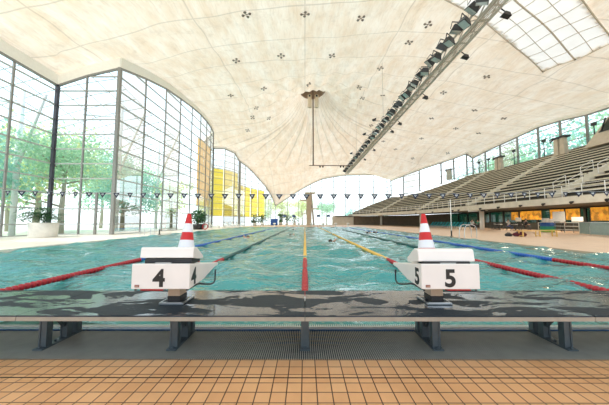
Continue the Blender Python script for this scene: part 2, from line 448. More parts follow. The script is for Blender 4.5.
def build_roof():
    step = .36; xs = np.arange(-23, 37.6, step); ys = np.arange(-6, 81.1, step)
    b = MB(); V = {}
    for i, x in enumerate(xs):
        for j, y in enumerate(ys):
            if any(inside(x+dx, y+dy, poly) for dx, dy in ((0,0),(.4,0),(-.4,0),(0,.4),(0,-.4))):
                # snap vertices just outside the outline onto it
                V[i, j] = None
    pts = {}
    for (i, j) in V:
        x, y = float(xs[i]), float(ys[j])
        if not inside(x, y, poly):
            best = None
            for a, c in zip(OL, OL[1:]):
                dx, dy = c[0]-a[0], c[1]-a[1]; l = dx*dx+dy*dy
                t = min(1, max(0, ((x-a[0])*dx+(y-a[1])*dy)/l)); qx, qy = a[0]+t*dx, a[1]+t*dy
                d = math.hypot(x-qx, y-qy)
                if best is None or d < best[0]: best = (d, qx, qy)
            x, y = best[1], best[2]
        pts[i, j] = b.bm.verts.new((x, y, roofz(x, y)))
    for (i, j) in list(pts):
        q = [(i, j), (i+1, j), (i+1, j+1), (i, j+1)]
        if all(k in pts for k in q):
            cx, cy = xs[i]+step/2, ys[j]+step/2
            if in_sky(cx, cy, .085): continue
            f = b._f([pts[k] for k in q][::-1], 'roof')
            if f: f.smooth = True
    bmesh.ops.dissolve_degenerate(b.bm, dist=1e-4, edges=b.bm.edges[:])
    return b.build('ceiling')
struct(build_roof())
# ribs of the skylight field
def eye_shade_sheet():  # added dark sheet below the membrane; shade of the roof eye as colour
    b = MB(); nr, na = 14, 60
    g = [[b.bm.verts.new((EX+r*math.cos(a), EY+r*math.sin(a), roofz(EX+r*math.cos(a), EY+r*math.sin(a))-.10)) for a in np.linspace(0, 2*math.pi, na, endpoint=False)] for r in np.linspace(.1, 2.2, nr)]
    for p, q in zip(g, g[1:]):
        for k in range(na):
            f = b._f([p[k], q[k], q[(k+1)%na], p[(k+1)%na]], 'eye_shade'); f.smooth = True
    struct(b.build('shade_sheet'))
eye_shade_sheet()
def sky_sheet():
    P = lambda a, c: (lambda q: (q[0], q[1], roofz(q[0], q[1])-.12))(SA+a*(SB-SA)+c*SD)
    b = MB(); na, nc = 16, 50
    g = [[b.bm.verts.new(P(-.12+1.24*i/na, -.05+1.55*j/nc)) for j in range(nc+1)] for i in range(na+1)]
    for i in range(na):
        for j in range(nc):
            f = b._f([g[i][j], g[i+1][j], g[i+1][j+1], g[i][j+1]], 'skylight'); f.smooth = True
    struct(b.build('ceiling_skylight'))
    b = MB()
    for a, r in ((-.12,.06),(.2,.03),(.5,.07),(.8,.03),(1.12,.06)): b.tube([tuple(np.array(P(a, c))-(0,0,.05)) for c in np.arange(-.05, 1.5, .06)], r, 'concrete_beige', 5)
    for c in np.arange(-.05, 1.5, .13): b.tube([tuple(np.array(P(a, c))-(0,0,.05)) for a in np.arange(-.12, 1.13, .124)], .03, 'concrete_beige', 5)
    struct(b.build('trim_2'))
sky_sheet()

# ------------------------------------------------------------------ glazing
WN = [0]
def bay(a, b, sill=lambda x, y: 0.0, z0=.9, dz=1.31, mull='mullion', tran='mullion_light', mw=.11, tw=.10, lowtran=True, last=False, k=1.0):
    """one glazed bay between two mullions: frame and pane"""
    WN[0] += 1
    w = bpy.data.objects.new('window_%d' % WN[0], None); C.objects.link(w); w['kind'] = 'structure'
    (x0,y0,h0), (x1,y1,h1) = a, b; s0, s1 = sill(x0, y0), sill(x1, y1); t0, t1 = h0+EYE, h1+EYE
    m = MB()
    m.bar((x0,y0,s0-.1), (x0,y0,t0+.05), mw, mw*1.3, mull)
    if last: m.bar((x1,y1,s1-.1), (x1,y1,t1+.05), mw, mw*1.3, mull)
    m.bar((x0,y0,t0), (x1,y1,t1), .16, .16, mull)
    m.bar((x0,y0,s0), (x1,y1,s1), .14, .12, tran)
    z = z0
    while z < max(t0, t1):
        # clip the transom by sill and sloping head
        def ok(u): return s0+(s1-s0)*u + .1 < z < t0+(t1-t0)*u - .1
        us = [u/20 for u in range(21) if ok(u/20)]
        if us and us[-1] > us[0]:
            p = [(x0+(x1-x0)*u, y0+(y1-y0)*u, z) for u in (us[0], us[-1])]
            m.bar(p[0], p[1], tw, tw, tran)
        z += dz
    m.build('window_frame', w)
    g = MB(); g.poly([(x0,y0,s0),(x1,y1,s1),(x1,y1,t1),(x0,y0,t0)], 'glass'); g.build('glass_pane', w)
    return w
def run(fac, **kw):
    for i in range(len(fac)-1): bay(fac[i], fac[i+1], last=(i == len(fac)-2), **kw)
run(FA); run(FR); run(FB); run(FJ); run(FC, mw=.12); run(FD)
run(FE, mw=.16, tw=.07, dz=1.9, z0=1.9)
top = lambda x, y: standz(min(x, X1(y)), y)+.3
run(FG, sill=lambda x, y: 4.0)
run(FH, sill=lambda x, y: standz(x, min(y,78))+.3, mw=.2, dz=1.5); run(FK, sill=lambda x, y: 10.8); run(FM, sill=lambda x, y: 10.9, mw=.2, dz=1.4, mull='mullion')
def fascia(name, facs):
    b = MB()
    for fac in facs:
        for (x0,y0,h0), (x1,y1,h1) in zip(fac, fac[1:]):
            n = Vector((-(y1-y0), x1-x0, 0)).normalized()*.18
            q = [Vector((x0,y0,h0+EYE+.06)), Vector((x1,y1,h1+EYE+.06)), Vector((x1,y1,h1+EYE+band(x1,y1)+.03)), Vector((x0,y0,h0+EYE+band(x0,y0)+.03))]
            b.hexa([q[0]-n*.3,q[1]-n*.3,q[1]+n,q[0]+n,q[3]-n*.3,q[2]-n*.3,q[2]+n,q[3]+n], 'fascia')
    struct(b.build(name))
fascia('trim_1', (FA, FR, FB, FJ, FC, FD, FE, FG, FH, FK, FM))
# heavy corner posts
def post(name, label, x, y, h, w, m):
    b = MB(); b.box((x-w/2,y-w/2,0),(x+w/2,y+w/2,h+EYE), m); o = b.build(name); tag(o, label, 'post')
post('steel_post', 'dark thick vertical post in the inner corner of the left glazing', -21.9, 22.4, 12.0, .24, 'mullion_dark')
post('steel_post', 'grey thick vertical post at the projecting corner of the left glazing', -16.45, 22.4, 13.6, .26, 'mullion')
post('steel_post', 'grey post where the two rounded yellow blind windows meet', -15.3, 60.9, 14.0, .4, 'mullion')
post('door_post', 'short grey post beside the door in the short glazed return', -17.9, 22.4, 3.6-EYE, .16, 'mullion')
# wall panel under the stepped return at the right
# blinds outside the curved glazing
def blind(fac, i0, i1, zt, mat, lab, grp):
    for i in range(i0, i1):
        (x0,y0,h0), (x1,y1,h1) = fac[i], fac[i+1]
        n = Vector((-(y1-y0), x1-x0, 0)).normalized()*.35
        for nm in (0,):
            e0 = Vector((x0,y0,0)).lerp(Vector((x1,y1,0)), .05); e1 = Vector((x0,y0,0)).lerp(Vector((x1,y1,0)), .95)
            b = MB(); zb = 2.2 if mat == 'yellow_blind' else 3.6
            pts = 6
            for k in range(pts):
                za = zb+(zt-zb)*k/pts; zc = zb+(zt-zb)*(k+1)/pts
                b.hexa([e0+n+Vector((0,0,za)), e1+n+Vector((0,0,za)), e1+n*1.1+Vector((0,0,za)), e0+n*1.1+Vector((0,0,za)),
                        e0+n+Vector((0,0,zc-.03)), e1+n+Vector((0,0,zc-.03)), e1+n*1.1+Vector((0,0,zc-.03)), e0+n*1.1+Vector((0,0,zc-.03))], mat)
            r = thing('roller_blind', lab % ORD[i-i0], 'blind', (0,0,0), 0, grp)
            b.build('blind_cloth', r)
            b = MB(); b.tube([e0+n+Vector((0,0,zt+.1)), e1+n+Vector((0,0,zt+.1))], .09, 'mullion_light', 8); b.build('roller_tube', r)
            b = MB(); b.bar(e0+n+Vector((0,0,zb)), e1+n+Vector((0,0,zb)), .08, .08, 'mullion_light'); b.build('bottom_rail', r)
blind(FB, 5, 8, 14.2, 'orange_blind', 'orange window blind on the long glazed wall, %s of three counted towards the far end', 'orange blinds on the long glazed wall')
blind(FC, 0, 4, 12.2, 'yellow_blind', 'yellow window blind on the first rounded bay, %s from its left edge', 'yellow blinds on the first rounded bay')
blind(FD, 0, 4, 9.6, 'yellow_blind', 'yellow window blind on the second rounded bay, %s from its left edge', 'yellow blinds on the second rounded bay')

# ------------------------------------------------------------------ floors, pool
PX0, PX1, PY0, PY1 = -12.3, 10.8, 3.08, 53.0
def slab(name, x0, x1, y0, y1, mat, z1=0, z0=-.3):
    b = MB(); b.box((x0,y0,z0),(x1,y1,z1), mat); return struct(b.build(name))
slab('floor_near', -23, 37, -6, 2.287, 'tile')
slab('floor_left', -22.2, PX0, 2.287, 80, 'deck_lit')
slab('floor_right', PX1, 37, 2.287, 80, 'deck')
slab('floor_far', PX0, PX1, PY1, 80, 'deck')
b = MB(); b.box((-90,-30,-1.0),(90,190,-.35),'ground'); struct(b.build('ground'))
def basin():
    b = MB(); d = -1.9
    b.box((PX0-.05,PY0-.3,d-.1),(PX1+.05,PY1+.1,d),'basin')
    b.box((PX0-.1,PY0-.3,d),(PX0,PY1,-.3),'basin'); b.box((PX1,PY0-.3,d),(PX1+.1,PY1,-.3),'basin')
    b.box((PX0,PY0-.14,d),(PX1,PY0-.02,-.06),'basin'); b.box((PX0,PY1,d),(PX1,PY1+.1,-.3),'basin')
    struct(b.build('floor_pool'))
basin()
def water_mesh():
    rs = np.random.RandomState(11)
    xs = np.linspace(PX0, PX1, 250); ys = [PY0-.02]; st = .045
    while ys[-1] < PY1: ys.append(ys[-1]+st); st = min(.35, st*1.018)
    ys = np.array(ys); ys = PY0-.02 + (ys-ys[0])*(PY1-PY0+.02)/(ys[-1]-ys[0])
    X, Y = np.meshgrid(xs, ys); Z = np.zeros_like(X)
    for k in range(60):
        lam = .35*(2.4/.35)**rs.rand(); th = rs.normal(math.pi/2, .75); a = .0066*lam**.9*rs.uniform(.5, 1.3)
        kx, ky = 2*math.pi/lam*math.cos(th), 2*math.pi/lam*math.sin(th)
        Z += a*np.sin(kx*X+ky*Y+rs.uniform(0, 6.28)+.9*np.sin(X*.6*rs.rand()+Y*.5*rs.rand()+k))
    V = np.c_[X.ravel(), Y.ravel(), -.05+Z.ravel()]; nx, ny = len(xs), len(ys)
    I = np.arange(nx*ny).reshape(ny, nx)
    Fc = np.c_[I[:-1,:-1].ravel(), I[:-1,1:].ravel(), I[1:,1:].ravel(), I[1:,:-1].ravel()]
    me = bpy.data.meshes.new('pool_water'); me.from_pydata(V.tolist(), [], Fc.tolist()); me.materials.append(M['water'])
    me.polygons.foreach_set('use_smooth', [True]*len(me.polygons)); o = bpy.data.objects.new('pool_water', me); C.objects.link(o); return o
tag(water_mesh(), 'rippled turquoise water filling the long swimming pool', 'water', kind='stuff')

# gutter channel and gratings in front of the pool
b = MB(); b.box((-12.3,2.287,-.3),(10.8,2.94,-.16),'gutter'); b.box((-12.3,2.287,-.16),(10.8,2.30,-.012),'gutter'); struct(b.build('floor_channel'))
def grating(name, x0, x1, y0, y1, pitch, w, mat, lab, z=0.0):
    t = thing(name, lab, 'grating')
    b = MB()
    n = int((x1-x0)/pitch)
    for i in range(n):
        x = x0+i*pitch; b.box((x,y0,z-.012),(x+w,y1,z), mat)
    b.build('slats', t)
    b = MB()
    yy = y0+.02
    while yy < y1: b.box((x0,yy,z-.024),(x1,yy+.010,z-.0125),'dark'); yy += .085
    b.build('cross_rods', t)
grating('floor_grating', -6.5, 6.5, 2.305, 2.865, .0185, .0075, 'grate', 'dark slatted floor grating between the terracotta tiles and the pool')
grating('gutter_grating', -6.5, 6.5, 2.945, 3.045, .024, .012, 'grate_white', 'pale slatted overflow grating along the near pool edge', -.005)
b = MB(); b.box((-12.3,2.87,-.16),(10.8,2.93,.012),'blue_bar'); b.box((-12.3,3.045,-.3),(10.8,3.06,-.03),'grate_white'); b.box((-12.3,2.94,-.3),(10.8,3.045,-.10),'basin'); struct(b.build('trim_3'))

# ------------------------------------------------------------------ platform boards
PZ = .37
def platform(xc, lab):
    t = thing('starting_platform', lab, 'platform', (xc,.05,0), 0, 'slate walkway boards behind the starting blocks')
    w = 2.42
    b = MB(); b.box((-w/2+.003,2.205,PZ-.012),(w/2-.003,3.0,PZ),'slate'); b.build('deck_board', t)
    b = MB(); b.box((-w/2+.003,2.20,PZ-.045),(w/2-.003,2.225,PZ-.0125),'edge'); b.box((-w/2+.003,2.98,PZ-.045),(w/2-.003,3.0,PZ-.0125),'edge'); b.build('edge_rail', t)
    b = MB()
    for x in (-w/2+.03, 0, w/2-.03): b.bar((x,2.24,PZ-.03),(x,2.97,PZ-.03),.05,.034,'steel')
    b.build('cross_beam', t)
    return t
def trestle(x, lab):
    t = thing('platform_trestle', lab, 'trestle', (x,.085,0), 0, 'grey steel trestles under the walkway')
    for y0 in (2.385, 2.60, 2.715):
        b = MB()
        b.box((-.036,y0,.012),(-.022,y0+.06,PZ-.047),'steel'); b.box((.022,y0,.012),(.036,y0+.06,PZ-.047),'steel'); b.box((-.022,y0+.006,.012),(.022,y0+.02,PZ-.047),'steel')
        b.build('leg', t)
    b = MB(); b.box((-.045,2.345,.0),(.045,2.78,.012),'steel'); bp_ = b.build('base_plate', t)
    for yb in (2.365, 2.52): b = MB(); b.tube([(0,yb,.012),(0,yb,.026)], .012, 'steel', 6); b.build('bolt', bp_)
    b = MB(); b.bar((0,2.46,PZ-.07),(0,2.60,.12),.03,.02,'steel'); b.build('brace', t)
for x, l in ((-3.63,'slate walkway board at the far left, cut by the picture edge'), (-1.21,'wet slate walkway board under starting block 4'), (1.21,'wet slate walkway board under starting block 5'), (3.63,'slate walkway board at the far right, cut by the picture edge')): platform(x, l)
for x, l in ((-2.40,'grey steel trestle under the walkway at the left, beyond block 4'), (-1.2,'grey steel trestle right beneath starting block 4'), (0,'grey steel trestle at the middle joint of the walkway'), (1.2,'grey steel trestle right beneath starting block 5'), (2.40,'grey steel trestle under the walkway at the right, beyond block 5')): trestle(x, l)

# ------------------------------------------------------------------ starting blocks
def text_mesh(body, size, mat, name, parent, bold=.032):
    cu = bpy.data.curves.new(name, 'FONT'); cu.body = body; cu.size = size; cu.extrude = .0015; cu.offset = bold*size
    cu.align_x = 'CENTER'; cu.align_y = 'CENTER'
    o = bpy.data.objects.new(name+'_t', cu); C.objects.link(o)
    bpy.context.view_layer.update()
    me = bpy.data.meshes.new_from_object(o.evaluated_get(bpy.context.evaluated_depsgraph_get()))
    bpy.data.objects.remove(o); me.materials.clear(); me.materials.append(M[mat])
    r = bpy.data.objects.new(name, me); C.objects.link(r); r.parent = parent; return r
def block(num, xc, inner, lift):
    """inner = +1 when the side that faces the picture's middle is +x"""
    lab = 'white starting block with the number %s on its front' % num
    t = thing('starting_block', lab, 'starting block', (xc,.04,0), 0, 'white starting blocks on the slate walkway')
    w = .255
    b = MB()
    b.prism([(2.285,.566),(2.285,.786),(3.03,.682),(3.03,.655),(2.90,.645),(2.62,.585)], -w, w, 'white'); body = b.build('body', t, .008)
    b = MB()
    u = lift
    b.prism([(2.375,.825),(2.385,.908),(2.40,.918),(2.46,.912),(2.62,.815),(2.62,.79),(2.50,.80)] if lift else
            [(2.335,.800),(2.35,.888),(2.365,.905),(2.43,.905),(2.60,.80),(2.60,.757),(2.50,.765)], -w+.012 if lift else -w+.002, w-.012 if lift else w-.004, 'white')
    b.build('foot_wedge', t, .006)
    b = MB()
    if lift: b.box((-w+.05,2.39,.765),(w-.03,2.58,.815),'black'); 
    else: b.box((-w+.04,2.32,.772),(w-.06,2.55,.80),'black')
    b.build('recess', t)
    b = MB(); b.box((-.07,2.318,.784),(.07,2.335,.790),'steel_light'); b.build('adjuster_rail', t)
    b = MB(); b.box((-.058,2.535,.44),(.058,2.685,.60),'beige_plastic'); b.build('pedestal', t, .004)
    b = MB(); b.box((-.06,2.532,PZ+.012),(.06,2.688,.44),'black'); b.build('pedestal_foot', t, .004)
    b = MB(); b.box((-.115,2.48,PZ),(.115,2.74,PZ+.008),'steel'); b.build('base_plate', t, .002)
    b = MB(); b.bar((-.10,2.50,PZ+.016),(.10,2.50,PZ+.016),.015,.015,'steel_light'); b.bar((-.11,2.49,PZ+.014),(-.11,2.73,PZ+.014),.012,.012,'steel_light'); b.bar((.11,2.49,PZ+.014),(.11,2.73,PZ+.014),.012,.012,'steel_light'); b.build('clamp_rails', t)
    for s in (-1, 1):
        x = s*(w+.004)
        pts = cr([(s*(w-.03),2.30,.558),(x,2.46,.573),(x,2.62,.535),(x,2.83,.488),(x,2.92,.498),(x,2.935,.54),(x,2.935,.62)], 5)
        b = MB(); b.tube([tuple(p) for p in pts], .0085, 'black', 8); b.build('grab_handle', t)
    b = MB()
    o_ = -inner
    pts = [(( -.02 if o_ > 0 else .02) + o_*k*.022, 2.30 + .004*math.sin(k*.3), .560) for k in range(10)]
    b.tube(pts, .009, 'red', 6); b.build('red_bumper', t)
    n1 = text_mesh(num, .205, 'number', 'number', body); n1.location = (-.012 if num == '4' else -.004, 2.284, .655); n1.rotation_euler = (math.pi/2,0,0)
    n2 = text_mesh(num, .20, 'number', 'number', body)
    n2.rotation_euler = (math.pi/2, 0, math.pi/2*inner); n2.location = (inner*(w+.0005), 2.375, .655)
    b = MB(); x = -w+.035; b.box((x,2.280,.585),(x+.038,2.284,.605),'redlogo')
    for k in range(3): b.box((x+.005+.011*k,2.2785,.589),(x+.011+.011*k,2.280,.600),'beige_plastic')
    b.build('badge', body)
    return t
block('4', -1.262, 1, .004)
block('5', 1.270, -1, 0)

def cone(x, lab):
    t = thing('traffic_cone', lab, 'traffic cone', (x, 2.64, .7495), 0, 'red and white traffic cones on the starting blocks')
    t.rotation_euler = (-.14, 0, 0); t.scale = (.93,.93,.93); bpy.context.view_layer.update()
    b = MB(); b.box((-.12,-.12,0),(.12,.12,.025),'conered'); b.build('base', t, .01)
    r = lambda z: .108 - (z-.02)*.173
    zs = [(.025,'conered'),(.10,'conered'),(.215,'conewhite'),(.33,'conered'),(.43,'conewhite'),(.525,'conered')]
    zs = [.025,.15,.235,.32,.415,.525]; cols = ['conered','conewhite','conered','conewhite','conered']
    prof = [(r(zs[0]), zs[0])]
    for z, c in zip(zs[1:], cols): prof += [(r(z), z, c), (r(z)-.0005, z+.0005, c)]
    b = MB(); b.lathe(prof, 'conered', 28); b.build('cone_body', t)
    return t
cone(-1.195, 'red and white striped traffic cone standing on starting block 4')
cone(1.22, 'red and white striped traffic cone standing on starting block 5')

# ------------------------------------------------------------------ lane ropes
def float_mesh(mat):
    b = MB()
    ry = Matrix.Rotation(-math.pi/2, 3, 'X')
    b.lathe([(.016,-.05),(.018,-.034),(.050,-.027),(.060,-.018),(.060,.018),(.050,.027),(.018,.034),(.016,.05)], mat, 12, rot=ry)
    bm = b.bm; me = bpy.data.meshes.new('float_'+mat); bmesh.ops.recalc_face_normals(bm, faces=bm.faces[:]); bm.to_mesh(me); bm.free(); me.materials.append(M[mat]); return me
FM_ = {m: float_mesh(m) for m in ('red','yellow','blue','green')}
def lane_rope(x, far, lab):
    t = thing('lane_rope', lab, 'lane rope', (x,0,0), 0, 'floating lane ropes in the pool')
    z = -.008; sp = .1
    b = MB(); b.tube([(0,3.08,z),(0,PY1,z)], .006, 'steel_light', 5); b.build('cable', t)
    k = 0; y = 4.2
    while k < 100:
        o = bpy.data.objects.new('float', FM_['red' if y < 8.0 else far]); C.objects.link(o); o.parent = t; o.location = (0,y,z)
        y += sp; k += 1
    # the rest as one part
    b = MB(); ry = Matrix.Rotation(-math.pi/2, 3, 'X')
    while y < PY1-.2:
        c = 'red' if y > PY1-5 else far
        b.lathe([(.02,-.045),(.060,-.030),(.060,.030),(.02,.045)], c, 8, (0,y,z), ry); y += sp
    o = b.build('floats', t); o['kind'] = 'stuff'
lane_rope(0, 'yellow', 'lane rope in the middle, red near and yellow beyond')
lane_rope(-2.5, 'green', 'lane rope emerging right of block 4, red end then dark green')
lane_rope(-5, 'blue', 'lane rope left of block 4, red near and blue beyond')
lane_rope(2.5, 'yellow', 'lane rope emerging left of block 5, red end then yellow')
lane_rope(5, 'green', 'lane rope right of block 5, red near and dark green beyond')
lane_rope(7.5, 'blue', 'lane rope at the right, blue beyond a red end')

# ------------------------------------------------------------------ flag lines
def flag_line():
    t = thing('flag_line', 'line of navy triangular backstroke pennants hanging across the pool', 'flag line')
    Y = 7.9
    zc = lambda x: 1.965 + .0011*(x)**2 + .0045*abs(min(x,0))*.6
    b = MB(); b.tube([(x, Y, zc(x)) for x in np.arange(-12, 12.1, .5)], .005, 'mullion_light', 5); b.build('cord', t)
    me = None
    b = MB()
    b.hexa([(-.105,-.001,0),(.105,-.001,0),(.105,.001,0),(-.105,.001,0),(-.105,-.001,-.001),(.105,-.001,-.001),(.105,.001,-.001),(-.105,.001,-.001)], 'navy')
    # triangle with thickness
    for s in (-.001, .001): b.poly([(-.105,s,0),(.105,s,0),(0,s,-.165)], 'navy')
    # pale emblem: a ring of small strokes
    for s in (-.0022, .0022):
        b.poly([(-.034,s,-.035),(.034,s,-.035),(.028,s,-.06),(0,s,-.086),(-.028,s,-.06)], 'paper')
        b.poly([(-.022,s*1.3,-.046),(.022,s*1.3,-.046),(0,s*1.3,-.078)], 'navy')
    first = b.build('pennant', t); i = 0
    xs = [-11.9 + .412*k for k in range(59)]
    for x in xs:
        o = first if i == 0 else first.copy()
        if i: C.objects.link(o)
        o.parent = t; o.location = (x, Y, zc(x)); o.rotation_euler = (random.uniform(-.15,.15), 0, random.uniform(-.3,.3)); i += 1
    return
flag_line()
def pole(name, lab, x, y, h, r=.035, z0=0):
    t = thing(name, lab, 'pole', (x,y,z0))
    b = MB(); b.tube([(0,0,.12),(0,0,h)], r, 'white_paint', 8); b.build('pole', t)
    b = MB(); b.lathe([(.13,0),(.13,.02),(.05,.04),(.05,.45)], 'black', 12); b.build('socket', t)
    b = MB(); b.lathe([(r+.01,h),(r+.015,h+.03),(.005,h+.06)], 'steel_light', 8); b.build('cap', t)
pole('false_start_pole', 'slim white pole on the right pool edge, left of the ladder', 11.0, 19.8, 2.75)
pole('false_start_pole', 'slim dark-footed pole on the left pool edge beside the ladder', -12.5, 22.6, 1.9)
pole('flag_pole', 'pole carrying the right end of the pennant line', 12.0, 7.9, 2.2)
pole('flag_pole', 'pole carrying the left end of the pennant line', -12.5, 7.9, 2.2)

# ------------------------------------------------------------------ pool ladders
def ladder(x, y, s, lab, m):
    t = thing('pool_ladder', lab, 'pool ladder', (x,y,0))
    for dy in (-.3, .3):
        pts = cr([(s*.75,dy,0),(s*.75,dy,.6),(s*.6,dy,.86),(s*.2,dy,.9),(-s*.02,dy,.7),(-s*.10,dy,0),(-s*.12,dy,-1.0)], 4)
        b = MB(); b.tube([tuple(p) for p in pts], .022, m, 8); b.build('handrail', t)
    for z in (-.25,-.5,-.75):
        b = MB(); b.box((-s*.16,-.29,z),(-s*.06,.29,z+.03),'steel_light'); b.build('tread', t)
ladder(PX1+.1, 18.2, 1, 'chrome pool ladder at the right pool edge', 'steel_light')
ladder(PX0-.1, 21.3, -1, 'chrome pool ladder at the left pool edge', 'steel_light')

# ------------------------------------------------------------------ planters
def frond(b, base, az, length, lift, mat, n=9, w=.05):
    base = Vector(base); d = Vector((math.cos(az), math.sin(az), 0)); side = Vector((-d.y, d.x, 0))
    pts = [base + d*length*(k/n) + Vector((0,0, lift*math.sin(k/n*2.0)*1.0 - length*.25*(k/n)**2.5)) for k in range(n+1)]
    b.tube(pts, .008, mat, 4)
    for k in range(2, n+1):
        for s in (-1, 1):
            l = w*4.5*(1-abs(k/n-.55))
            p = pts[k]; q = p + side*s*l + d*l*.6 + Vector((0,0,-l*.35)); r = p + d*.05
            b.poly([p, q, r], mat)
def planter_white(x, y):
    t = thing('potted_palm', 'palm in a large white tub on the left deck', 'potted plant', (x,y,0))
    b = MB(); b.lathe([(.76,0),(.78,.05),(.84,1.02),(.81,1.04),(.78,1.0)], 'pot_white', 28); b.build('pot', t)
    b = MB(); b.lathe([(.77,.90),(.77,.985)], 'soil', 20); b.build('soil', t)
    b = MB()
    for k in range(26):
        a = random.uniform(0, 6.28); frond(b, (random.uniform(-.25,.25),random.uniform(-.25,.25),1.0), a, random.uniform(.9,1.5), random.uniform(.5,1.3), 'leaf', 9, .15)
    for k in range(5): frond(b, (.1,0,1.0), random.uniform(2.6,3.7), random.uniform(1.5,1.9), random.uniform(.8,1.2), 'leaf', 10, .17)
    for k in range(170):
        a0 = random.uniform(0, 6.28); q = random.random(); rr = .15+1.25*q; c0 = Vector((rr*math.cos(a0)-.25, rr*math.sin(a0), 1.05+.9*(1-q*q)*random.uniform(.4,1.3)))
        d = Vector((math.cos(a0), math.sin(a0), random.uniform(-.4,.5))).normalized()*.30; sd = d.cross(Vector((0,0,1))).normalized()*.07
        b.poly([c0-d, c0+sd, c0+d, c0-sd], 'leaf')
    b.build('fronds', t)
planter_white(-18.9, 19.0)
def planter_dark(x, y):
    t = thing('potted_bush', 'bushy green plant in a dark tub behind the left traffic cone', 'potted plant', (x,y,0))
    b = MB(); b.lathe([(.62,0),(.75,.75),(.70,.76),(.66,.70)], 'black', 20); b.build('pot', t)
    b = MB(); b.tube([(0,0,.6),(.05,0,1.2),(0,.05,1.9)], .05, 'trunk', 6); b.build('stem', t)
    b = MB()
    for k in range(420):
        v = Vector((random.gauss(0,1),random.gauss(0,1),random.gauss(0,1))).normalized()*random.uniform(.4,1.0)
        p = Vector((v.x*1.05, v.y*1.05, 1.75+v.z*1.1)); a = Vector((random.gauss(0,1),random.gauss(0,1),random.gauss(0,.6))).normalized()*.2; c = a.cross(Vector((random.gauss(0,1),random.gauss(0,1),1))).normalized()*.09
        b.poly([p-a, p+c, p+a, p-c], 'leaf')
    b.build('leaves', t)
    return t
planter_dark(-14.6, 36.0)
def ring(x, y, z):
    b = MB(); b.tube([(.36*math.cos(a), 0, .36+.36*math.sin(a)) for a in np.linspace(0, 6.283, 20)], .06, 'conered', 8); o = b.build('lifebuoy'); o.location = (x,y,z); o.rotation_euler = (-.2,0,0)
    tag(o, 'red ring leaning beside the dark plant tub', 'lifebuoy')
ring(-13.55, 35.6, .05)

# ------------------------------------------------------------------ grandstand
NR = 16; TR = .875; RZ = .539*TR
def stand():
    root = thing('grandstand', 'long raked concrete grandstand along the right side of the hall', 'grandstand')
    b = MB(); ys = list(np.arange(12, 80.1, 1.0))
    rows = []
    for y in ys:
        pr = []
        x0, x1 = X0(y), X1(y)
        pr.append((x0-.02, EYE+1.75)); pr.append((x0-.02, EYE+2.1))
        for r in range(NR):
            xa = min(x0+.15+TR*r, x1+.02*r); xb = min(x0+.15+TR*(r+1), x1+.02*(r+1)); z = EYE+2.1+RZ*min(r, max(0,(x1-x0-.15)/TR)); z2 = EYE+2.1+RZ*min(r+1, max(0,(x1-x0-.15)/TR))
            pr += [(xa, z), (xb, z), (xb, z2)]
        xe = max(pr[-1][0], x1+.3); pr.append((xe, pr[-1][1])); pr.append((xe, EYE+1.75))
        # soffit slopes back down
        rows.append([b.bm.verts.new((x, y, z)) for x, z in pr])
    for a, c in zip(rows, rows[1:]):
        for i in range(len(a)):
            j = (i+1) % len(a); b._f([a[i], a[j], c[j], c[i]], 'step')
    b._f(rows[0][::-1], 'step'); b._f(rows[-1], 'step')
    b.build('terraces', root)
    # fascia beam
    b = MB()
    for y, y2 in zip(ys, ys[1:]):
        b.hexa([(X0(y)-.45,y,EYE+1.40),(X0(y)-.1,y,EYE+1.40),(X0(y2)-.1,y2,EYE+1.40),(X0(y2)-.45,y2,EYE+1.40),
                (X0(y)-.45,y,EYE+2.0),(X0(y)-.1,y,EYE+2.0),(X0(y2)-.1,y2,EYE+2.0),(X0(y2)-.45,y2,EYE+2.0)], 'concrete')
    b.build('fascia_beam', root)
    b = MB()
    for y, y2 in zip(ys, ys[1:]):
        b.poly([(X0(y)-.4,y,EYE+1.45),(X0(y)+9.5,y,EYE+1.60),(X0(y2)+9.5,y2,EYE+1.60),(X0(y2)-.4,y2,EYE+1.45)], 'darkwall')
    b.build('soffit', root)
    # stairways
    for yc in AIS:
        b = MB(); x0 = X0(yc)
        n = int((X1(yc)-x0-.2)/(TR/2))
        for k in range(n):
            xa = x0+.15+k*TR/2; za = EYE+2.1+RZ*(k+1)/2
            if za < EYE+2.1+RZ*math.floor(k/2)+.02: continue
            b.box((xa, yc-.62, za-.30), (xa+TR/2, yc+.62, za+.02), 'concrete')
        b.build('stairway', root)
    # front railing
    b = MB()
    for y in np.arange(12.5, 80, 1.6): b.tube([(X0(y)-.25,y,EYE+2.0),(X0(y)-.25,y,EYE+2.95)], .03, 'white_paint', 5)
    for h in (2.35, 2.65, 2.95): b.tube([(X0(y)-.25,y,EYE+h) for y in np.arange(12.5, 80.1, 1.0)], .022, 'white_paint', 5)
    b.build('front_railing', root)
    return root
AIS = [23.3, 35.5, 50.8, 67.0]
stand()
SEC = [(12.5, 22.6, 'nearest section'), (24.0, 34.8, 'second section'), (36.2, 50.1, 'third section'), (51.5, 66.3, 'fourth section'), (67.7, 79.5, 'farthest section')]
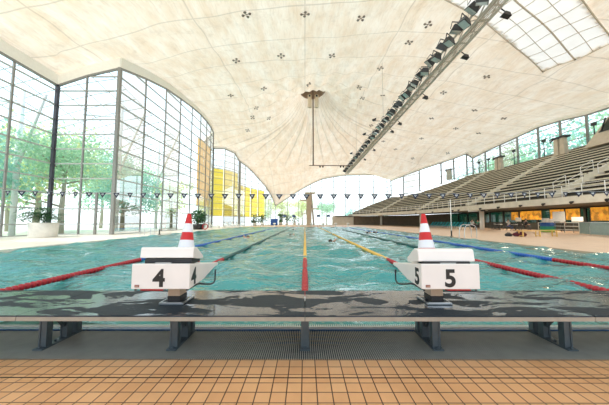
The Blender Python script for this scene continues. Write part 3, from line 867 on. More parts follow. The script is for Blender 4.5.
def bench_row(r, a, c, lab):
    """a bench follows the front edge of the stand; backrest dark, seat plank pale"""
    pts = []
    y = a
    while True:
        x = X0(y)+.15+TR*(r+.62)
        if x < X1(y)-.5: pts.append((x, y))
        if y >= c: break
        y = min(c, y+ (1.5 if c > 50 else 100))
    if len(pts) < 2: return
    z = EYE+2.1+RZ*r
    t = thing('stand_bench', lab, 'bench', (0,0,0), 0, 'rows of benches on the grandstand')
    b = MB(); bb = MB(); bs = MB()
    for (xa,ya), (xb,yb) in zip(pts, pts[1:]):
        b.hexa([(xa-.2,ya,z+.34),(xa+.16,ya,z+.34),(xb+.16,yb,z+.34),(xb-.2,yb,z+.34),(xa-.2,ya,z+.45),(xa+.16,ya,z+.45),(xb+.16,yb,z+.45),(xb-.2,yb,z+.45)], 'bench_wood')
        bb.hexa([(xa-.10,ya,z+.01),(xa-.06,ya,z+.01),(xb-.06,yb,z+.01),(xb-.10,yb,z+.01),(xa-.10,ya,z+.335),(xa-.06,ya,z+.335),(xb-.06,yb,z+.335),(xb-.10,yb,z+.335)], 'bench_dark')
    yy = pts[0][1]+.4
    while yy < pts[-1][1]-.2:
        xx = X0(yy)+.15+TR*(r+.62); bs.box((xx-.02,yy-.03,z),(xx+.12,yy+.03,z+.335),'dark'); yy += 2.2
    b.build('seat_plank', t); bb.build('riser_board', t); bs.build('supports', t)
for si, (a, c, nm) in enumerate(SEC):
    for r in range(NR):
        bench_row(r, a, c, 'grey-brown bench row, %s from the front in the %s of the grandstand' % (ORD[r], nm))
# rails on the nearest stairway
for k, (r, lab) in enumerate(((1,'lowest'),(4,'second'),(8,'third'),(11,'top'))):
    z = EYE+2.1+RZ*r; x = X0(23)+TR*r
    for sy, nm in ((-.72,'near'),(.72,'far')):
        t = thing('stair_rail', 'white tubular rail, %s one on the %s side of the nearest stand stairs' % (lab, nm), 'handrail', (x,23.3+sy,z), 0, 'white rails along the nearest stand stairs')
        b = MB(); b.tube([(0,0,0),(0,0,1.0)], .022, 'white_paint', 6); b.build('post', t)
        b = MB(); b.tube([(1.2,0,.65),(1.2,0,1.65)], .022, 'white_paint', 6); b.build('post', t)
        b = MB(); b.tube([(0,0,1.0),(1.2,0,1.65)], .022, 'white_paint', 6); b.tube([(0,0,.55),(1.2,0,1.2)], .016, 'white_paint', 6); b.build('handrail_bar', t)
# round concrete columns under the stand
for x, y, l in ((23.9,35.5,'round pale concrete column under the grandstand right of the cafe people'), (20.3,70,'round pale concrete column under the far part of the grandstand'), (23.4,53,'round pale concrete column half hidden behind the right traffic cone')):
    t = thing('concrete_column', l, 'column', (x,y,0)); b = MB(); b.lathe([(.27,0),(.27,2.52)], 'fascia', 20); b.build('shaft', t); b = MB(); b.box((-.5,-.5,2.52),(.5,.5,2.60),'concrete'); b.build('capital', t)
# anchor pylons and cabin on top of the stand
def pylon(x, y, s, lab):
    z = standz(x, y)+.1
    t = thing('cable_pylon', lab, 'pylon', (x,y,z), 0, 'beige concrete pylons above the grandstand')
    for dy in (-.42, .42):
        b = MB(); b.hexa([(-.3,dy-.34,0),(.3,dy-.34,0),(.3,dy+.34,0),(-.3,dy+.34,0),(-.25,dy-.27,2.2*s),(.25,dy-.27,2.2*s),(.25,dy+.27,2.2*s),(-.25,dy+.27,2.2*s)], 'concrete_beige'); b.build('shaft', t)
    b = MB(); b.box((-.4,-1.05,2.2*s),(.4,.95,2.45*s),'dark'); b.build('cap', t)
    b = MB(); b.tube([(0,.8,2.4*s),(0,1.4,2.1*s),(.2,1.7,2.5*s)], .08, 'dark', 6); b.build('cable_clamp', t)
pylon(34.3, 34.6, 1.0, 'beige twin pylon with dark cap, largest one near the top right')
pylon(34.6, 46.2, 1.0, 'beige twin pylon with dark cap, middle one above the stand')
pylon(33.6, 60.5, 1.0, 'beige twin pylon with dark cap, farthest one above the stand')
def cabin():
    z = 9.6
    t = thing('press_cabin', 'slant-fronted beige cabin with windows at the top right of the stand', 'cabin', (33.8,27.2,0))
    b = MB(); b.hexa([(-1.2,-4,z),(2.0,-4,z),(2.0,3.0,z),(-1.2,3.0,z),(.2,-4,z+3.4),(2.0,-4,z+3.4),(2.0,1.3,z+3.4),(.2,1.3,z+3.4)], 'concrete_beige'); b.build('shell', t)
    b = MB(); b.hexa([(-.60,-3.8,z+1.6),(-.5,-3.8,z+1.6),(-.5,1.8,z+1.6),(-.60,1.8,z+1.6),(.0,-3.8,z+3.1),(.1,-3.8,z+3.1),(.1,1.2,z+3.1),(.0,1.2,z+3.1)], 'glass_green'); b.build('window', t)
    b = MB()
    for y in (-3.8,-1.9,0,1.6): b.bar((-.62,y,z+1.55),(-.02,y*.98,z+3.15),.1,.1,'dark')
    b.bar((-.62,-3.8,z+1.55),(-.62,1.8,z+1.55),.1,.1,'dark'); b.bar((-.02,-3.8,z+3.15),(-.02,1.2,z+3.15),.1,.1,'dark'); b.build('window_frame', t)
cabin()
for i, (x, y) in enumerate(((35.6,31.6),(35.6,38.4),(35.6,44),(35.6,50.2),(35.6,53))):
    t = thing('lamp_post', 'slim dark post with a small box on the stand rim, %s from the right' % ORD[i], 'post', (x,y,10.7), 0, 'slim dark posts on the rim of the stand')
    b = MB(); b.tube([(0,0,0),(0,0,2.2)], .06, 'dark', 6); b.build('pole', t)
    b = MB(); b.box((-.15,-.22,2.2),(.15,.22,2.55),'dark'); b.build('head', t)

# ------------------------------------------------------------------ cafe under the stand
b = MB(); b.box((31.0,14,0),(31.2,80,.95),'darkwall'); b.box((31.0,14,2.55),(31.2,80,2.75),'darkwall')
for y in np.arange(14, 80, 3.0): b.box((31.0,y,0.9),(31.2,y+.25,2.6),'darkwall')
b.box((31.05,58,.9),(31.15,80,2.6),'darkwall')
for (xa,ya),(xb,yb) in (((31.1,56),(28,62)),((28,62),(24.5,70)),((24.5,70),(20,76)),((20,76),(14.4,79))): b.bar((xa,ya,1.3),(xb,yb,1.3),.2,2.6,'step')
struct(b.build('wall_right'))
for k in range(14):
    y = 14.25+3*k
    b = MB(); b.box((31.08,y,.95),(31.12,y+2.75,2.55),'glass_green'); o = b.build('window_%d' % (WN[0]+1+k)); struct(o)
# orange boards in front of the cafe wall
for i, (ya, yb, zt, zb) in enumerate(((37.9,39.2,2.45,1.3),(34.2,37.6,2.5,1.35),(31.2,33.0,2.55,1.2),(29.4,31.0,2.55,1.3),(26.6,28.3,2.6,1.2))):
    t = thing('orange_board', 'glowing backlit orange board on the cafe wall, %s counted from the left' % ORD[i], 'board', (30.8,(ya+yb)/2,0), 0, 'orange boards along the cafe wall')
    h = (yb-ya)/2
    b = MB(); b.box((0,-h,zb),(.05,h,zt),'orange_panel'); b.build('panel', t)
    b = MB(); b.box((-.02,-h-.04,zb-.05),(.07,h+.04,zb),'rod'); b.box((-.02,-h-.04,zt),(.07,h+.04,zt+.05),'rod'); b.box((-.02,-h-.04,zb),(.07,-h,zt),'rod'); b.box((-.02,h,zb),(.07,h+.04,zt),'rod'); b.build('frame', t)
# teal loungers
def lounger(mat):
    t = thing('lounger', '', 'lounger')
    b = MB(); b.box((-.9,-.3,.34),(.35,.3,.42),mat); b.build('seat', t)
    b = MB(); b.hexa([(.33,-.3,.34),(.42,-.3,.34),(.42,.3,.34),(.33,.3,.34),(.80,-.3,1.0),(.89,-.3,1.0),(.89,.3,1.0),(.80,.3,1.0)], mat); b.build('backrest', t)
    for x in (-.8,.3):
        for y in (-.26,.26):
            b = MB(); b.box((x-.025,y-.025,0),(x+.025,y+.025,.34),'white_paint'); b.build('leg', t)
    return t
pl = lounger('teal'); KIDS[pl.name] = list(pl.children) or [c for c in C.objects if c.parent == pl]
kids = [c for c in C.objects if c.parent == pl]; KIDS[pl.name] = kids
for i in range(12):
    y = 40.5+i*1.05; lb = 'teal plastic lounger facing the pool, %s of the row behind the right cone' % ORD[i]
    o = pl if i == 0 else dup(pl)
    o.location = (24.6,y,0); o['label'] = lb; o['group'] = 'teal loungers under the grandstand'
wl = lounger('white_paint'); KIDS[wl.name] = [c for c in C.objects if c.parent == wl]
for i in range(6):
    o = wl if i == 0 else dup(wl)
    o.location = (-15.0+.35*i, 43.5+i*2.0, 0); o.rotation_euler = (0,0,math.pi+.3+random.uniform(-.3,.3)); o['label'] = 'white lounger on the left deck by the yellow windows, %s from the left' % ORD[i]; o['group'] = 'white loungers on the left deck'
# tables and chairs
def cafe_table():
    t = thing('cafe_table', '', 'table')
    b = MB(); b.lathe([(.38,.70),(.40,.71),(.40,.735),(.38,.74)], 'paper', 16); b.build('tabletop', t)
    b = MB(); b.tube([(0,0,.03),(0,0,.70)], .03, 'dark', 8); b.build('leg', t)
    b = MB(); b.lathe([(.24,0),(.24,.02),(.05,.04)], 'dark', 12); b.build('foot', t); return t
def chair(mat, nm='cafe_chair'):
    t = thing(nm, '', 'chair')
    b = MB(); b.box((-.21,-.21,.43),(.21,.21,.47),mat); b.build('seat', t)
    b = MB(); b.hexa([(-.2,.19,.55),(.2,.19,.55),(.2,.22,.55),(-.2,.22,.55),(-.2,.25,.9),(.2,.25,.9),(.2,.28,.9),(-.2,.28,.9)], mat); b.build('backrest', t)
    for sx in (-.18,.18):
        b = MB(); b.tube([(sx,.22,.9),(sx,.19,.45),(sx,.2,0)], .015, 'steel', 5); b.build('leg', t)
        b = MB(); b.tube([(sx,-.19,.45),(sx,-.2,0)], .015, 'steel', 5); b.build('leg', t)
    return t
ct = cafe_table(); KIDS[ct.name] = [c for c in C.objects if c.parent == ct]
cc = chair('dark'); KIDS[cc.name] = [c for c in C.objects if c.parent == cc]
tabs = [(25.2,31.6),(25.0,34.0),(26.6,36.0),(24.9,38.2),(26.8,33.0),(27.6,38.4)]
tl = ['between the column and the orange boards', 'just right of the column', 'behind the concrete column', 'left of the column beside the seated people', 'in the second line right of the column', 'in the second line left of the column']
ci = 0
for i, (x, y) in enumerate(tabs):
    o = ct if i == 0 else dup(ct); o.location = (x,y,0); o['label'] = 'small round white cafe table ' + tl[i]; o['group'] = 'small cafe tables under the grandstand'
    for k in range(3):
        a = k*2.09+i*.7+.4; q = cc if ci == 0 else dup(cc); ci += 1
        q.location = (x+.66*math.cos(a), y+.66*math.sin(a), 0); q.rotation_euler = (0,0,a-math.pi/2)
        q['label'] = 'dark cafe chair, %s one around the table %s' % (ORD[k], tl[i]); q['group'] = 'dark cafe chairs under the grandstand'

# ------------------------------------------------------------------ people
def skin_mesh(nodes, edges, radii, mat, name, parent, sub=1):
    me = bpy.data.meshes.new(name); me.from_pydata([Vector(n) for n in nodes], edges, [])
    o = bpy.data.objects.new(name, me); C.objects.link(o)
    md = o.modifiers.new('skin', 'SKIN'); o.modifiers.new('sub', 'SUBSURF').levels = sub
    for i, r in enumerate(radii): me.skin_vertices[0].data[i].radius = (r, r)
    me.skin_vertices[0].data[0].use_root = True
    bpy.context.view_layer.update()
    m2 = bpy.data.meshes.new_from_object(o.evaluated_get(bpy.context.evaluated_depsgraph_get()))
    bpy.data.objects.remove(o); m2.materials.clear(); m2.materials.append(M[mat])
    for p in m2.polygons: p.use_smooth = True
    o = bpy.data.objects.new(name, m2); C.objects.link(o); o.parent = parent; return o
def person(x, y, rz, pose, top, bot, lab, z0=0):
    t = thing('person', lab, 'person', (x,y,z0), rz)
    if pose == 'sit':
        P = dict(pel=(0,0,.55), ch=(0,.03,.98), nk=(0,.0,1.14), hd=(0,-.03,1.24), ht=(0,-.04,1.36),
                 kl=(-.12,-.45,.53), kr=(.12,-.45,.53), al=(-.12,-.42,.09), ar=(.12,-.42,.09), tl=(-.12,-.56,.04), tr=(.12,-.56,.04), hl=(-.10,-.05,.54), hr=(.10,-.05,.54),
                 sl=(-.19,.02,1.06), sr=(.19,.02,1.06), el=(-.25,-.10,.80), er=(.25,-.10,.80), wl=(-.14,-.32,.74), wr=(.14,-.32,.74), fl=(-.1,-.40,.74), fr=(.1,-.40,.74))
    else:
        P = dict(pel=(0,0,.95), ch=(0,.0,1.32), nk=(0,.0,1.48), hd=(0,-.02,1.58), ht=(0,-.02,1.70),
                 kl=(-.11,-.04,.50), kr=(.13,.02,.50), al=(-.12,.02,.08), ar=(.15,.06,.08), tl=(-.13,-.13,.035), tr=(.17,-.09,.035), hl=(-.10,0,.88), hr=(.10,0,.88),
                 sl=(-.19,0,1.40), sr=(.19,0,1.40), el=(-.27,.02,1.12), er=(.27,.02,1.12), wl=(-.26,-.08,.88), wr=(.26,-.08,.88), fl=(-.25,-.11,.78), fr=(.25,-.11,.78))
    R = dict(pel=.13, ch=.15, nk=.055, hd=.085, ht=.075, kl=.06, kr=.06, al=.04, ar=.04, tl=.03, tr=.03, hl=.09, hr=.09, sl=.06, sr=.06, el=.042, er=.042, wl=.028, wr=.028, fl=.03, fr=.03)
    E = [('pel','ch'),('ch','nk'),('nk','hd'),('hd','ht'),('pel','hl'),('pel','hr'),('hl','kl'),('hr','kr'),('kl','al'),('kr','ar'),('al','tl'),('ar','tr'),('ch','sl'),('ch','sr'),('sl','el'),('sr','er'),('el','wl'),('er','wr'),('wl','fl'),('wr','fr')]
    def mk(keys, mat, name, grow=0, cut=None):
        ks = list(keys); idx = {k: i for i, k in enumerate(ks)}
        skin_mesh([P[k] for k in ks], [(idx[a], idx[b]) for a, b in E if a in idx and b in idx], [R[k]+grow for k in ks], mat, name, t)
    mk(P.keys(), 'skin', 'body')
    mk(['pel','ch','sl','sr','el','er'], top, 'shirt', .018)
    mk(['pel','hl','hr','kl','kr','al','ar'] , bot, 'trousers', .014)
    h = Vector(P['ht']); b = MB()
    b.lathe([(.075,-.06),(.098,-.02),(.095,.04),(.06,.085),(.01,.10)], 'hair', 14, (h.x,h.y+.02,h.z)); b.build('hair', t)
person(24.2, 38.1, 1.9, 'sit', 'paper', 'dark', 'person in a white top seated at the cafe table left of the column')
person(25.5, 38.85, 2.6, 'sit', 'teal2', 'dark', 'person in a sea green top seated behind the white-shirted one')
person(24.6, 36.4, 1.2, 'stand', 'paper', 'dark', 'person in a white shirt and dark trousers standing near the column')
person(26.0, 31.0, 1.5, 'sit', 'dark', 'dark', 'person in dark clothes seated in front of the orange boards')
person(26.4, 34.2, 1.5, 'sit', 'paper', 'bluecab', 'person in a pale top seated just right of the column')
person(-12.9, 66, 0, 'stand', 'maroon', 'dark', 'person in dark red standing far off near the blue cabinet')
person(27.2, 27.8, 1.5, 'stand', 'paper', 'dark', 'person in a white shirt standing behind the counter at right')
def swimmer(x, y, rz, lab, capm='hair'):
    t = thing('person', lab, 'person', (x,y,-.05), rz)
    nodes = [(0,0,-.12),(0,.35,-.08),(0,.52,0),(0,.66,.04),(-.2,.42,-.03),(-.32,.62,.16),(-.22,.85,.05),(.2,.42,-.08),(.35,.2,-.2),(.42,-.05,-.25),(-.1,-.5,-.2),(.1,-.5,-.2),(-.1,-.95,-.15),(.1,-.95,-.22)]
    ed = [(0,1),(1,2),(2,3),(1,4),(4,5),(5,6),(1,7),(7,8),(8,9),(0,10),(0,11),(10,12),(11,13)]
    skin_mesh(nodes, ed, [.14,.16,.07,.10,.07,.05,.04,.07,.05,.04,.08,.08,.04,.04], 'skin', 'body', t)
    b = MB(); b.lathe([(.09,-.05),(.115,0),(.10,.07),(.05,.11),(.01,.12)], capm, 14, (0,.68,.04)); b.build('hair', t)
swimmer(12.0*.6, 28, 3.1, 'swimmer with dark hair in the right outer lane, at right')
swimmer(6.2, 26.5, 3.0, 'swimmer with dark hair in the lane right of the second yellow rope')
swimmer(-1.3, 22, 3.3, 'swimmer doing front crawl in lane 4, nearest to the middle rope')
swimmer(-4.0, 18.5, .2, 'swimmer stretched out in the lane left of the green rope')
swimmer(-1.6, 36, 3.2, 'swimmer far down lane 4')
swimmer(1.5, 16, 3.1, 'swimmer face down in lane 5')

# ------------------------------------------------------------------ right deck furniture
def long_bench():
    t = thing('deck_bench', 'long yellow wooden bench on the right deck', 'bench', (17.3,19.6,0), .05)
    b = MB()
    for k in range(3): b.box((-1.55,-.2+.14*k,.42),(1.55,-.08+.14*k,.46),'yellow_wood')
    b.build('seat', t)
    for x in (-1.3,0,1.3):
        b = MB(); b.box((x-.03,-.19,0),(x+.03,-.13,.42),'yellow_wood'); b.box((x-.03,.15,0),(x+.03,.21,.42),'yellow_wood'); b.box((x-.03,-.19,.06),(x+.03,.2,.1),'yellow_wood'); b.build('leg', t)
long_bench()
def bag(x, y, sc, mat, lab):
    bm = bmesh.new(); bmesh.ops.create_icosphere(bm, subdivisions=3, radius=.5)
    for v in bm.verts:
        n = 1+.12*math.sin(v.co.x*9)*math.cos(v.co.y*7); v.co = Vector((v.co.x*sc[0]*n, v.co.y*sc[1]*n, max(-.35, v.co.z)*sc[2]+.35*sc[2]))
    me = bpy.data.meshes.new('sports_bag'); bm.to_mesh(me); bm.free(); me.materials.append(M[mat])
    for p in me.polygons: p.use_smooth = True
    t = thing('sports_bag', lab, 'bag', (x,y,0)); o = bpy.data.objects.new('bag_body', me); C.objects.link(o); o.parent = t
    b = MB(); b.tube([(sc[0]*.25*math.cos(a),0,sc[2]*.75+sc[2]*.25*math.sin(a)) for a in np.linspace(0,3.14,8)], .015, 'black', 5); b.build('strap', t)
bag(16.2, 19.9, (1.0,.5,.42), 'maroon', 'dark maroon bag lying left of the yellow bench')
bag(15.5, 20.1, (.5,.45,.30), 'black', 'small black bag at the left end of the bag pile')
def barrier():
    t = thing('glass_barrier', 'pale glass-fronted barrier wall at the right edge of the deck', 'barrier', (0,0,0))
    pts = [(25.7,24.6),(24.6,23.6),(24.0,22.2),(23.6,20.4),(23.3,17.5)]
    for (xa,ya), (xb,yb) in zip(pts, pts[1:]):
        b = MB(); b.bar((xa,ya,.53),(xb,yb,.53),.05,.98,'glasspanel'); b.build('panel', t)
    b = MB()
    for (xa,ya), (xb,yb) in zip(pts, pts[1:]): b.bar((xa,ya,1.05),(xb,yb,1.05),.08,.05,'steel_light'); b.tube([(xa,ya,0),(xa,ya,1.03)], .035, 'steel_light', 6)
    b.build('frame', t)
M['glasspanel'] = plain('frosted_green_glass', (.34,.46,.45), .2)
barrier()
def railing(pts, lab):
    t = thing('guard_railing', lab, 'railing')
    for x, y in pts: b = MB(); b.tube([(x,y,0),(x,y,1.0)], .035, 'white_paint', 6); b.build('post', t)
    for h in (.3,.65,1.0):
        b = MB(); b.tube([(x,y,h) for x, y in pts], .028, 'white_paint', 6); b.build('rail', t)
railing([(25.8,24.8),(25.8,26.2),(25.7,27.6),(25.7,29.0)], 'white three-bar railing left of the pale glass barrier')
def bin_(x, y):
    t = thing('striped_bin', 'round bin banded blue and green in front of the orange boards', 'bin', (x,y,0))
    b = MB(); b.lathe([(.55,0),(.6,.3,'lime'),(.62,.6,'teal2'),(.62,.95,'bluecab'),(.55,1.0,'bluecab')], 'lime', 20); b.build('barrel', t)
    b = MB(); b.box((-.5,-.3,1.0),(-.05,.1,1.45),'paper'); b.box((.05,-.25,1.0),(.45,.2,1.4),'paper'); b.build('boxes', t)
bin_(25.6, 27.8)
def sign(x, y, z, w, h, lab, cnt, mat='paper'):
    t = thing('hanging_sign', lab, 'sign', (x,y,z), -.75)
    b = MB(); b.box((-w/2,-.03,-h/2),(w/2,.03,h/2),mat); bd_ = b.build('board', t)
    b = MB()
    for k in range(cnt):
        cx = -w/2+w*(k+.5)/cnt; b.lathe([(h*.25,-.034),(h*.25,-.03)], 'number', 12, (cx,0,0), Matrix.Rotation(math.pi/2,3,'X'))
    if cnt: b.build('symbols', bd_)
    else: b.bm.free()
sign(22.0, 34.2, 2.62, 1.25, .45, 'white sign board with dark round symbols on the stand fascia', 2)
sign(22.0, 32.4, 2.62, .5, .5, 'black square box next to the white sign on the fascia', 0, 'black')
for i, (x, y, w, h) in enumerate(((25.4,26.3,.9,1.0),(27.5,33.9,.6,.5),(26.5,25.6,.8,.45))):
    t = thing('notice_board', ('white notice board on legs right of the striped bin', 'round-cornered pale notice below the orange boards', 'white notice above the glass barrier')[i], 'notice board', (x,y,0), -.8)
    b = MB(); b.box((-w/2,-.02,1.1),(w/2,.02,1.1+h),'paper'); b.build('board', t, .02)
    b = MB(); b.tube([(-w/2+.1,0,0),(-w/2+.1,0,1.1)], .02, 'steel', 5); b.tube([(w/2-.1,0,0),(w/2-.1,0,1.1)], .02, 'steel', 5); b.build('legs', t)
# small spotlights along the fascia
for i, y in enumerate((18.5,21,23.5,26,29,32,36.5,38,44,50)):
    t = thing('fascia_spotlight', 'small black spotlight on the stand fascia, %s from the right' % ORD[i], 'spotlight', (X0(y)-.6,y,EYE+1.5), 0, 'black spotlights along the stand fascia')
    b = MB(); b.lathe([(.06,-.14),(.12,.1)], 'black', 10, rot=Matrix.Rotation(-1.9,3,'Y')); b.build('housing', t)
    b = MB(); b.tube([(0,0,0),(.2,0,.05)], .02, 'black', 5); b.build('bracket', t)
# far building wall below the end of the stand
b = MB(); b.box((8.2,78.4,0),(14.5,79.2,2.6),'concrete'); b.box((9.0,77.9,2.5),(14.8,79.2,2.75),'dark'); struct(b.build('wall_far'))

# ------------------------------------------------------------------ far end: diving tower, springboards, blocks, cabinet
def tower():
    t = thing('diving_tower', 'concrete diving tower with stacked platforms at the far end', 'diving tower', (1.3,72.5,0))
    b = MB(); b.box((-.9,-.5,0),(.5,1.5,8.9),'concrete_beige'); b.build('shaft', t)
    for (xa, xb, z) in ((-1.3,1.4,8.9),(-2.6,-.9,6.9),(.5,2.4,4.6),(-2.4,-.9,3.2)):
        b = MB(); b.box((xa,-2.5,z-.22),(xb,1.0,z),'concrete'); dp_ = b.build('diving_platform', t)
        b = MB()
        for x in (xa+.06, xb-.06):
            b.tube([(x,-2.2,z+1),(x,.9,z+1)], .035, 'dark', 5); b.tube([(x,-2.2,z),(x,-2.2,z+1)], .035, 'dark', 5); b.tube([(x,.9,z),(x,.9,z+1)], .035, 'dark', 5)
        b.build('railing', dp_)
    b = MB(); b.bar((1.2,1.2,0),(.4,1.2,8.9),.5,.1,'concrete'); b.build('stair', t)
tower()
def springboard(x, lab):
    t = thing('springboard', lab, 'springboard', (x,72,0), 0, 'springboards beside the diving tower')
    for dx in (-.35,.35): b = MB(); b.tube([(dx,0,0),(dx,0,3.7)], .06, 'white_paint', 6); b.build('post', t)
    b = MB(); b.box((-.28,-3,2.75),(.28,1.5,2.85),'dark'); b.build('board', t)
    b = MB(); b.box((-.45,-.4,2.3),(.45,.6,2.7),'bluecab'); b.build('fulcrum_box', t)
for x, l in ((-5.6,'springboard on posts, outermost one left of the diving tower'), (-3.1,'springboard on posts, next left of the diving tower'), (3.7,'springboard on posts, just right of the diving tower'), (6.4,'springboard on posts, outermost one right of the diving tower')): springboard(x, l)
def farblock():
    t = thing('starting_block', '', 'starting block')
    b = MB(); b.box((-.12,-.12,0),(.12,.12,.5),'white_paint'); b.build('pedestal', t)
    b = MB(); b.prism([(-.35,.5),(.35,.55),(.35,.75),(-.35,.62)], -.25, .25, 'white_paint'); b.build('step', t)
    b = MB(); b.box((-.12,.352,.56),(.12,.36,.74),'black'); b.box((-.15,-.36,.52),(.15,-.352,.61),'black'); b.build('panel', t); return t
fb = farblock(); KIDS[fb.name] = [c for c in C.objects if c.parent == fb]
for i in range(8):
    o = fb if i == 0 else dup(fb); o.location = (-8.75+2.5*i, PY1+.6, 0); o['label'] = 'tiny white starting block at the far pool end, %s from the left' % ORD[i]; o['group'] = 'starting blocks at the far end'
t = thing('blue_cabinet', 'blue box cabinet at the far left corner of the pool', 'cabinet', (-8.3,71,0)); b = MB(); b.box((-.9,-.5,0),(.9,.5,1.75),'bluecab'); b.build('body', t, .02); b = MB(); b.box((-.8,-.52,.1),(-.03,-.50,1.65),'blue'); b.build('door', t); b = MB(); b.box((.03,-.52,.1),(.8,-.50,1.65),'blue'); b.build('door', t)
def smallplant(x, y, s, lab):
    t = thing('potted_shrub', lab, 'potted plant', (x,y,0), 0, 'green plants along the far glazing')
    b = MB(); b.lathe([(.25*s,0),(.32*s,.45*s),(.28*s,.45*s)], 'pot_white', 12); b.build('pot', t); b = MB()
    for k in range(80):
        v = Vector((random.gauss(0,.32),random.gauss(0,.32),random.uniform(0,1.3)))*s + Vector((0,0,.45*s)); a = Vector((random.gauss(0,1),random.gauss(0,1),random.gauss(0,1))).normalized()*.22*s; c = a.cross(Vector((.3,.5,1))).normalized()*.1*s
        b.poly([v-a, v+c, v+a, v-c], 'leaf')
    b.build('leaves', t)
for i, (x, y, s) in enumerate(((-12.6,66,1.6),(-11.3,69.5,1.6),(-7.0,75,1.8),(-5.2,75.5,1.6),(-3.0,76,1.5))):
    smallplant(x, y, s, 'leafy green plant in a pale pot by the far glazing, %s from the left' % ORD[i])

# ------------------------------------------------------------------ roof fittings
def hanger():
    zr = roofz(EX, EY-1.0)
    t = thing('roof_hanger', 'long thin brown rod hanging from the roof eye with a cross bar below', 'hanging rod', (EX,EY-.6,0))
    z1 = EYE + 56*(EY-.6)/262
    b = MB(); b.tube([(0,0,z1),(0,0,roofz(EX,EY-.6)+.1)], .11, 'rod', 8); b.build('rod', t)
    b = MB(); b.tube([(-.7,0,z1),(8.85-EX-.4,0,z1)], .07, 'rod', 6); b.build('cross_bar', t)
    for dx in (1.2, 1.7, 4.8, 5.3): b = MB(); b.lathe([(.1,-.25),(.16,0)], 'black', 8, (dx,0,z1-.1)); b.build('spotlight', t)
    for dx in (-.62,.62):
        b = MB(); ztop = EYE+126.5*(EY-.6)/262; b.lathe([(.30,-1.9),(.34,-1.8),(.34,.35),(.22,.4)], 'pale_fitting', 14, (dx,-.3,ztop)); b.build('loudspeaker', t)
        b = MB(); b.lathe([(.17,-.05),(.17,.05)], 'black', 12, (dx,-.66,ztop+.1), Matrix.Rotation(math.pi/2,3,'X')); b.build('eye_ring', t)
hanger()
GX, GZ = 9.2, EYE+10.35
def gantry():
    t = thing('lighting_gantry', 'long steel lighting gantry running the length of the hall under the roof', 'gantry')
    Ya, Yb = 2, 57.5
    for dx, dz in ((-.3,0),(.3,0),(-.3,.55),(.3,.55)):
        b = MB(); b.tube([(GX+dx,Ya,GZ+dz),(GX+dx,Yb,GZ+dz)], .07, 'galv', 6); b.build('chord', t)
    b = MB()
    for dx in (-.16,-.05,.05,.16): b.box((GX+dx-.018,Ya,GZ-.02),(GX+dx+.018,Yb,GZ+.01),'galv')
    b.build('walkway', t)
    b = MB(); y = Ya; k = 0
    while y < Yb:
        for dx in (-.3,.3): b.bar((GX+dx,y,GZ+(.55 if k%2 else 0)),(GX+dx,min(y+.9,Yb),GZ+(0 if k%2 else .55)),.05,.05,'galv')
        b.bar((GX-.3,y,GZ),(GX+.3,y,GZ),.05,.05,'galv'); y += .9; k += 1
    b.build('lattice', t)
    for y in (14, 30, 46):
        b = MB(); b.tube([(GX,y,GZ+.5),(GX,y,roofz(GX,y)+.05)], .02, 'galv', 4); b.build('hanger_cable', t)
M['galv'] = plain('gantry_steel', (.50,.46,.40), .5, .2)
gantry()
def flood():
    t = thing('floodlight', '', 'floodlight')
    b = MB(); b.hexa([(-.28,-.22,-.20),(.28,-.22,-.20),(.28,.22,-.20),(-.28,.22,-.20),(-.18,-.15,.16),(.18,-.15,.16),(.18,.15,.16),(-.18,.15,.16)], 'dark'); hs = b.build('housing', t)
    b = MB(); b.box((-.24,-.18,-.215),(.24,.18,-.203),'lens'); b.build('lens', hs)
    b = MB(); b.bar((-.3,0,-.05),(-.3,0,.32),.03,.05,'dark'); b.bar((.3,0,-.05),(.3,0,.32),.03,.05,'dark'); b.bar((-.31,0,.32),(.31,0,.32),.03,.05,'dark'); b.build('yoke', t); return t
fl = flood(); KIDS[fl.name] = [c for c in C.objects if c.parent == fl]
y = 11.6; i = 0
while y < 56 and i < 50:
    o = fl if i == 0 else dup(fl)
    o.location = (GX-.85, y, GZ+.05+.18*(i%2)); o.rotation_euler = (random.uniform(-.2,.5), .45+random.uniform(-.25,.25), random.uniform(-.5,.5))
    o['label'] = 'boxy floodlight on the left side of the gantry, %s from the near end' % ORD[i]; o['group'] = 'floodlights along the lighting gantry'
    y += .70 + .012*i; i += 1
# brackets that carry the floodlights, part-like rails hidden in the gantry
def horn():
    t = thing('gantry_speaker', '', 'loudspeaker')
    b = MB(); b.hexa([(-.22,-.14,-.11),(.22,-.14,-.11),(.22,.14,-.11),(-.22,.14,-.11),(-.10,-.10,.10),(.13,-.10,.10),(.13,.10,.10),(-.10,.10,.10)], 'black'); b.build('horn_body', t)
    b = MB(); b.tube([(0,0,.10),(-.5,0,.30)], .03, 'black', 5); b.build('bracket', t); return t
hn = horn(); KIDS[hn.name] = [c for c in C.objects if c.parent == hn]
for i, (dx, y) in enumerate(((1.0,12.6),(1.0,16.0),(1.0,21.5),(1.0,27.5),(1.0,30.0),(1.0,38),(1.0,44),(-2.0,26.5),(-2.0,31),(-2.0,40))):
    o = hn if i == 0 else dup(hn); o.location = (GX+dx, y, GZ+.1); o.rotation_euler = (0,.3 if dx > 0 else 2.8,0)
    o['label'] = 'small black horn on the %s side of the gantry, %s from the near end' % ('right' if dx > 0 else 'left', ORD[i if dx > 0 else i-7]); o['group'] = 'black horns beside the gantry'

